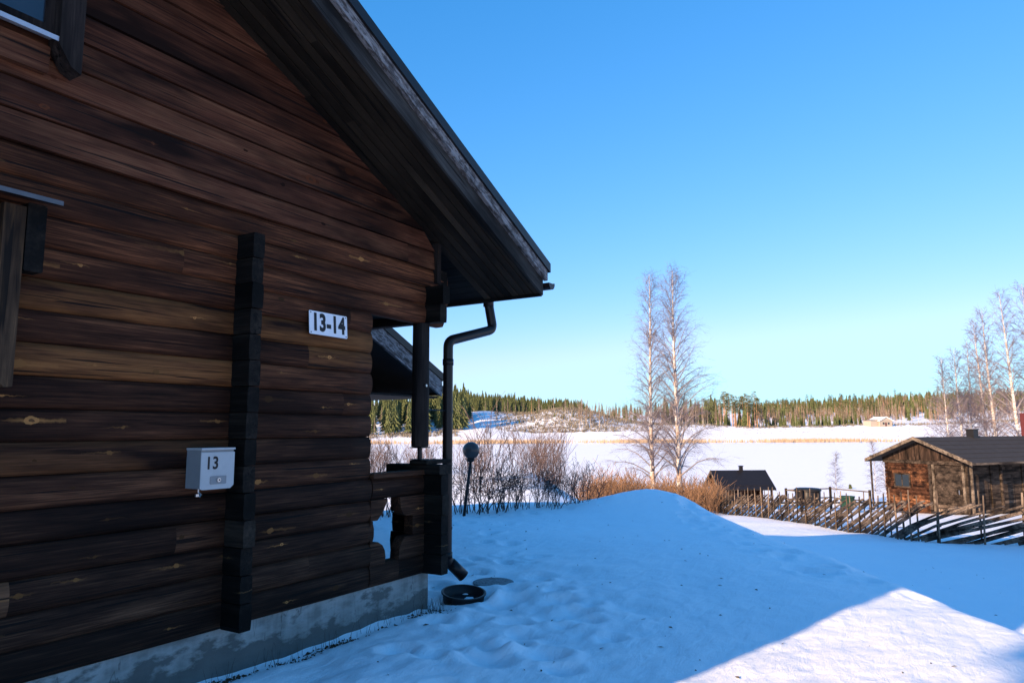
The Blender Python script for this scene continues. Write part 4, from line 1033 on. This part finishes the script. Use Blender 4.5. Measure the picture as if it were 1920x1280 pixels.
# ------------------------------------------------------------------ small hut by the lake
HC = pix(1379, 58); hrz = atan2(-0.8555, 0.5178)+R(3)      # local +X to the right
ST = thing('lakeside_hut', 'small log hut with a black pitched roof behind the left part of the pole fence', 'hut', (HC[0], HC[1], 0), hrz)
hzb = -5.9; hz1 = -3.75*1.0-.62; hz2 = -3.05
# ridge along local X (right), slope seen from front; gable on the left shows a little
m_ = MB(); z = hzb
while z < -4.45:
    m_.prism([(-1.35, z), (-1.4, z+.1), (-1.35, z+.2), (1.35, z+.2), (1.4, z+.1), (1.35, z)], -1.9, -1.78, 'X')
    m_.prism([(-1.9, z), (1.4, z), (1.4, z+.2), (-1.9, z+.2)], 1.30, 1.40)
    m_.box(1.2, 1.32, -1.35, 1.35, z, z+.196)
    m_.prism([(-1.9, z+.01), (1.3, z+.01), (1.3, z+.19), (-1.9, z+.19)], -.35, -.25)
    z += .2
m_.build('log_walls', 'ochre', ST)
m_ = MB(); m_.prism([(-1.5, -4.45), (1.5, -4.45), (0, -3.45)], -1.88, -1.80, 'X'); m_.build('gable_boards', 'ochre', ST)
m_ = MB()
def hs_(y): return -3.38-abs(y)*.68
for ya, yb in ((-1.95, 0), (0, 1.95)): m_.prism([(ya, hs_(ya)), (yb, hs_(yb)), (yb, hs_(yb)+.12), (ya, hs_(ya)+.12)], -2.35, 2.1, 'X')
hr_ = m_.build('roof', 'metal', ST)
m_ = MB()
for xa, xb in ((-2.39, -2.352), (2.102, 2.13)):
    m_ = MB()
    for ya, yb in ((-1.97, 0), (0, 1.97)): m_.prism([(ya, hs_(ya)-.06), (yb, hs_(yb)-.06), (yb, hs_(yb)+.14), (ya, hs_(ya)+.14)], xa, xb, 'X')
    m_.build('bargeboard', 'trimw' if xa < 0 else 'beamz', hr_)
m_ = MB(); m_.box(.0, .26, -.13, .13, -3.4, -2.95); m_.box(-.04, .30, -.17, .17, -2.95, -2.90); m_.build('chimney', 'metal', hr_)
for xx in (-2.1, -.6, .6, 1.9):
    m_ = MB(); m_.box(xx-.06, xx+.06, -1.62, -1.50, hzb, -4.42); m_.build('porch_post', 'beamz', ST)
m_ = MB(); m_.box(-2.2, 1.95, -1.65, -1.48, -4.50, -4.36); m_.build('eave_beam', 'beamz', ST)

# ------------------------------------------------------------------ far shore
rng = random.Random(77)
def conifer_mesh(seed, H=15.0, w=0.17, layers=13, n=9, start=0.08):
    rng = random.Random(seed); V = []; Fc = []
    for k in range(layers):
        t = start+(1-start)*k/layers; z = H*t; r = H*w*(1-t)**0.85*rng.uniform(.8, 1.15)+0.12; zt = z+H/layers*1.9
        o = len(V); V.append((rng.gauss(0, .05), rng.gauss(0, .05), min(zt, H)))
        for i in range(n*2):
            a = 2*pi*i/(n*2)+rng.uniform(-.15, .15)+k; q = r*(rng.uniform(.8, 1.2) if i % 2 == 0 else rng.uniform(.35, .6))
            V.append((cos(a)*q, sin(a)*q, z-(r*0.28 if i % 2 == 0 else 0)+rng.uniform(-.15, .15)))
        for i in range(n*2): Fc.append((o, o+1+i, o+1+(i+1) % (n*2)))
    return np.array(V), np.array(Fc)
def pine_mesh(seed, H=17.0):
    rng = random.Random(seed); V = []; Fc = []
    for k in range(120):
        t = rng.uniform(.55, 1.0); rr_ = H*.115*sqrt(max(0.05, 1-((t-.75)/.28)**2)); a = rng.uniform(0, 6.28); q = rr_*rng.random()**.6
        c = np.array((cos(a)*q, sin(a)*q, H*t)); s = rng.uniform(.28, .62)
        for j in range(3):
            o = len(V)
            for _ in range(3): V.append(tuple(c+np.array([rng.gauss(0, s*.7), rng.gauss(0, s*.7), rng.gauss(0, s*.35)])))
            Fc.append((o, o+1, o+2))
    return np.array(V), np.array(Fc)
def bare_mesh(seed, H=14.0, n=110, w=.14):
    rng = random.Random(seed); V = []; Fc = []
    for k in range(n):
        t = rng.uniform(.25, .95); a = rng.uniform(0, 6.28); L_ = H*w*(1.15-t)*rng.uniform(.6, 1.2)+.4
        b = np.array((0, 0, H*t*.92)); d = np.array((cos(a)*.55, sin(a)*.55, 1.0)); e = b+d*L_; wd = rng.uniform(.035, .075)
        o = len(V); p = np.array((-sin(a), cos(a), 0))*wd
        V += [tuple(b-p), tuple(b+p), tuple(e)]; Fc.append((o, o+1, o+2))
        for _ in range(2):
            s = b+(e-b)*rng.uniform(.3, .9); a2 = a+rng.gauss(0, .9); e2 = s+np.array((cos(a2)*.6, sin(a2)*.6, rng.uniform(.2, 1)))*L_*.5
            o = len(V); p = np.array((-sin(a2), cos(a2), 0))*wd*.8; V += [tuple(s-p), tuple(s+p), tuple(e2)]; Fc.append((o, o+1, o+2))
    return np.array(V), np.array(Fc)
def trunk_mesh(H, r, n=5):
    V = []; Fc = []
    for z, q in ((-.5, r), (H*.5, r*.7), (H, r*.15)):
        for i in range(n): V.append((cos(2*pi*i/n)*q, sin(2*pi*i/n)*q, z))
    for k in range(2):
        for i in range(n):
            a = k*n+i; b = k*n+(i+1) % n; Fc += [(a, b, b+n), (a, b+n, a+n)]
    return np.array(V), np.array(Fc)
KINDS = {}
def mk(name, V, Fc, mat):
    o = np_mesh(name, V, Fc, mat); scene.collection.objects.unlink(o); return o
for i in range(5):
    KINDS.setdefault('spruce_tree', []).append((conifer_mesh(100+i, 15, .15+.02*(i % 3)), trunk_mesh(15, .20), 'spruce', 'sprucetrunk', 15))
    KINDS.setdefault('pine_tree', []).append((pine_mesh(200+i), trunk_mesh(17, .22), 'pine', 'pinetrunk', 17))
    KINDS.setdefault('bare_birch', []).append((bare_mesh(300+i), trunk_mesh(14, .13), 'farbirch', 'fartrunk', 14))
PROTO = {k: [(mk('crown', *a[0], a[2]), mk('trunk', *a[1], a[3])) for a in v] for k, v in KINDS.items()}
trees = []      # kind, px, u, height scale
def scatter(kind, n, x0, x1, u0, u1, s0, s1):
    for _ in range(n): trees.append((kind, rng.uniform(x0, x1), u0+(u1-u0)*rng.random(), rng.uniform(s0, s1)))
scatter('spruce_tree', 46, 660, 800, 385, 440, 1.15, 1.7); scatter('bare_birch', 16, 660, 800, 378, 420, .9, 1.2)
scatter('spruce_tree', 80, 780, 872, 395, 470, 1.2, 1.65); scatter('spruce_tree', 70, 820, 886, 465, 560, 1.1, 1.5)
scatter('spruce_tree', 26, 872, 900, 455, 520, .9, 1.25)
scatter('spruce_tree', 170, 880, 1080, 585, 680, .85, 1.2); scatter('bare_birch', 50, 900, 1120, 570, 640, .7, 1.0)
scatter('bare_birch', 120, 1000, 1340, 500, 620, .55, .95); scatter('spruce_tree', 16, 1040, 1250, 540, 640, .6, 1.05)
scatter('bare_birch', 110, 1225, 1350, 440, 520, .8, 1.25); scatter('spruce_tree', 30, 1240, 1350, 455, 540, .8, 1.3)
scatter('pine_tree', 24, 1330, 1425, 435, 480, .9, 1.15); scatter('spruce_tree', 26, 1335, 1430, 425, 480, .35, .9); scatter('bare_birch', 20, 1340, 1440, 430, 470, .7, 1.0)
scatter('pine_tree', 5, 1355, 1382, 428, 440, 1.25, 1.4); scatter('pine_tree', 7, 1392, 1424, 428, 440, 1.15, 1.38)
scatter('pine_tree', 30, 1425, 1640, 470, 540, .7, 1.0); scatter('bare_birch', 210, 1420, 1680, 436, 520, .55, .95); scatter('spruce_tree', 90, 1425, 1620, 434, 470, .25, .55)
scatter('pine_tree', 110, 1425, 1800, 560, 950, .75, 1.0); scatter('spruce_tree', 220, 1425, 1800, 520, 950, .7, 1.05); scatter('pine_tree', 60, 1425, 1800, 520, 950, .8, 1.05); scatter('bare_birch', 60, 1425, 1700, 500, 700, .7, .95)
scatter('bare_birch', 330, 1640, 1960, 450, 900, .75, 1.05); scatter('spruce_tree', 90, 1650, 1960, 600, 950, .7, 1.1)
scatter('bare_birch', 60, 1740, 1960, 440, 470, .5, .8)
scatter('spruce_tree', 60, 930, 1330, 640, 900, .7, 1.0); scatter('pine_tree', 60, 1250, 1500, 600, 950, .8, 1.0)
# little spruces and tufts on the cleared knoll
scatter('spruce_tree', 46, 940, 1240, 415, 500, .08, .26)
scatter('bare_birch', 60, 935, 1250, 412, 500, .14, .42)
scatter('bare_birch', 9, 1085, 1140, 412, 420, .9, 1.15)
trees.append(('pine_tree', 996, 470, .85))
def far_ok(kind, p, u, s):
    if 880 < p < 955 and 395 < u < 560: return False
    return True
trees = [t for t in trees if far_ok(*t)]
LAB = {'spruce_tree': ('dark green spruce in the forest across the frozen lake', 'tree', 'spruces of the far forest'),
       'pine_tree': ('tall pine with a bare orange trunk in the forest across the frozen lake', 'tree', 'pines of the far forest'),
       'bare_birch': ('leafless birch among the trees across the frozen lake', 'tree', 'leafless birches of the far shore')}
for kind in KINDS:
    ts = sorted([t for t in trees if t[0] == kind], key=lambda t: -t[3]/t[2])
    XY = np.array([pix(t[1], t[2]) for t in ts]); Z = ground(XY[:, 0], XY[:, 1])
    crownV, crownF, trV, trF = [], [], [], []; oc = ot = 0
    for i, t in enumerate(ts):
        v = rng.randrange(5); rz = rng.uniform(0, 6.28); s = t[3]*(rng.uniform(.62, 1.12) if t[3] > .5 else 1); sx = s*rng.uniform(.85, 1.15)
        if i < 290:
            solitary = kind == 'pine_tree' and t[1] == 996 and t[2] == 470
            r = thing(kind, LAB[kind][0], 'tree', (XY[i, 0], XY[i, 1], Z[i]), rz, LAB[kind][2])
            if solitary: r['label'] = 'lone wind-torn pine standing above the cleared knoll'; del r['group']
            r.scale = (sx, sx, s)
            for src in PROTO[kind][v]:
                c = src.copy(); scene.collection.objects.link(c); c.parent = r
        else:
            (cV, cF), (tV, tF) = KINDS[kind][v][0], KINDS[kind][v][1]
            rot = np.array([[cos(rz), -sin(rz), 0], [sin(rz), cos(rz), 0], [0, 0, 1]])
            def place(Vv): return (Vv*np.array([sx, sx, s])) @ rot.T+np.array([XY[i, 0], XY[i, 1], Z[i]])
            crownV.append(place(cV)); crownF.append(cF+oc); oc += len(cV); trV.append(place(tV)); trF.append(tF+ot); ot += len(tV)
    if crownV:
        o = np_mesh('distant_'+kind.split('_')[0]+'_wood', np.vstack(crownV), np.vstack(crownF), KINDS[kind][0][2]); tag(o, 'distant mass of woodland on the hill across the lake', 'wood', kind='stuff')
        np_mesh('trunks', np.vstack(trV), np.vstack(trF), KINDS[kind][0][3], False, o)
# the continuous wood behind the front trees: one mass
V, Fc = [], []; o_ = 0
KL = [('spruce_tree', 'spruce'), ('bare_birch', 'farbirch')]
def wood_mass(name, kind, mat, spec):
    V, Fc = [], []; o_ = 0; P = []
    for (n, x0, x1, u0, u1, s0, s1) in spec:
        for _ in range(n): P.append((rng.uniform(x0, x1), rng.uniform(u0, u1), rng.uniform(s0, s1)))
    XY = np.array([pix(a, b) for a, b, _ in P]); Z = ground(XY[:, 0], XY[:, 1])
    for i, (a, b, s) in enumerate(P):
        s *= rng.uniform(.6, 1.12)
        (cV, cF) = KINDS[kind][rng.randrange(5)][0]
        V.append(cV*s+np.array([XY[i, 0], XY[i, 1], Z[i]])); Fc.append(cF+o_); o_ += len(cV)
    o = np_mesh(name, np.vstack(V), np.vstack(Fc), mat); tag(o, 'far woodland covering the hills beyond the lake', 'wood', kind='stuff')
wood_mass('hill_wood', 'spruce_tree', 'spruce', [(500, 870, 1100, 640, 820, .75, 1.0), (800, 1400, 1960, 620, 1000, .7, 1.0), (200, 560, 880, 440, 640, 1.0, 1.4)])
wood_mass('hill_birch_wood', 'bare_birch', 'farbirch', [(220, 1090, 1420, 560, 800, .8, 1.0), (600, 1620, 2000, 560, 1000, .8, 1.1), (200, 1420, 1700, 520, 900, .8, 1.0)])
# brush, stumps and slash on the cleared knoll and banks
m_V, m_F = [], []; o_ = 0
pts = []
for _ in range(5200): pts.append((rng.gauss(1070, 85), rng.uniform(402, 500), rng.uniform(.5, 1.9)))
for _ in range(900): pts.append((rng.uniform(1200, 1960), rng.uniform(424, 450), rng.uniform(.6, 1.8)))
for _ in range(350): pts.append((rng.uniform(1330, 1960), rng.uniform(360, 425), rng.uniform(.3, .8)))
for _ in range(400): pts.append((rng.uniform(670, 860), rng.uniform(372, 395), rng.uniform(.6, 2.2)))
pts = [p for p in pts if 925 < p[0] < 2000 or p[0] < 860]
XY = np.array([pix(p, u) for p, u, _ in pts]); Z = ground(XY[:, 0], XY[:, 1])
for i, (p, u, s) in enumerate(pts):
    for k in range(4):
        a = rng.uniform(0, 6.28); c = np.array([XY[i, 0]+rng.gauss(0, .6), XY[i, 1]+rng.gauss(0, .6), Z[i]-.1]); wd = rng.uniform(.08, .22)*s
        q = np.array([cos(a)*wd, sin(a)*wd, 0]); t = c+np.array([rng.gauss(0, .4), rng.gauss(0, .4), s*rng.uniform(.6, 1.2)])
        m_V += [c-q, c+q, t]; m_F.append((o_, o_+1, o_+2)); o_ += 3
tag(np_mesh('brush_and_slash', m_V, m_F, 'brush'), 'brown brush and felling waste on the far shore', 'brush', kind='stuff')
# reeds along the far shore
m_V, m_F = [], []; o_ = 0
for _ in range(16000):
    p = rng.uniform(640, 1980); u = rng.gauss(346, 4.0)+2*sin(p*.013); x, y = pix(p, u); z = -6.3; h = rng.uniform(.9, 2.3)
    if rng.random() > .55+.45*sin(p*.021+1): continue
    wd = .16; m_V += [(x-.5178*wd, y+.8555*wd, z), (x+.5178*wd, y-.8555*wd, z), (x+rng.gauss(0, .2), y, z+h)]; m_F.append((o_, o_+1, o_+2)); o_ += 3
tag(np_mesh('reeds', m_V, m_F, 'straw'), 'tan reeds along the far shore of the frozen lake', 'reeds', kind='stuff')
# far white house
fx, fy = pix(1647, 425); fz = float(ground(np.array([fx]), np.array([fy]))[0])
FH = thing('lake_house', 'small cream house with a white roof on the far shore', 'house', (fx, fy, fz), HEAD-pi/2+R(12))
gable_house(FH, -4.0, 4.0, -4, 5, -.5, 3.0, .5, .6, .7, ('cream', 'cream', 'tin', 'white', 'white'), thick=.35, edge=.15)
m_ = MB(); m_.box(-9, -4.2, -2.5, 4, -.5, 3.0); m_.prism([(-9.3, 3.0), (-4.1, 3.0), (-4.1, 3.8)], -2.9, 4.3); m_.build('side_wing', 'cream', FH)
for xx in (-2.2, 1.2):
    m_ = MB(); m_.box(xx, xx+1.1, -4.10, -4.03, .8, 2.0); m_.build('window', 'glass', FH)
m_ = MB(); m_.box(-.6, .4, -4.10, -4.03, -.2, 2.0); m_.build('door', 'red', FH)
# two little spruce tips frozen into the lake as markers
for (p, u, yy, h) in ((1507, 75, 905, .55), (1582, 80, 902, .5)):
    x, y = pix(p, u); m_ = MB(); (cV, cF) = conifer_mesh(5, h, .35, 6, 6); m_.add([tuple(q) for q in cV], [tuple(q) for q in cF]); o = m_.build('marker_spruce', 'spruce'); o.location = (x, y, -6.58)
    tag(o, 'small dark spruce tip standing alone on the lake ice', 'sapling', 'spruce tips on the ice')

# unseen spruce added beyond the house end to shade the near snow
(cV, cF) = conifer_mesh(9, 12.5, .13, 16, 11)
t_ = thing('spruce_tree', 'unseen spruce added behind the viewer to cast shadow on the near snow', 'tree', (-17.5, 5.0, -1.6))
np_mesh('crown', cV, cF, 'spruce', False, t_); np_mesh('trunk', *trunk_mesh(12.5, .16), 'sprucetrunk', False, t_)
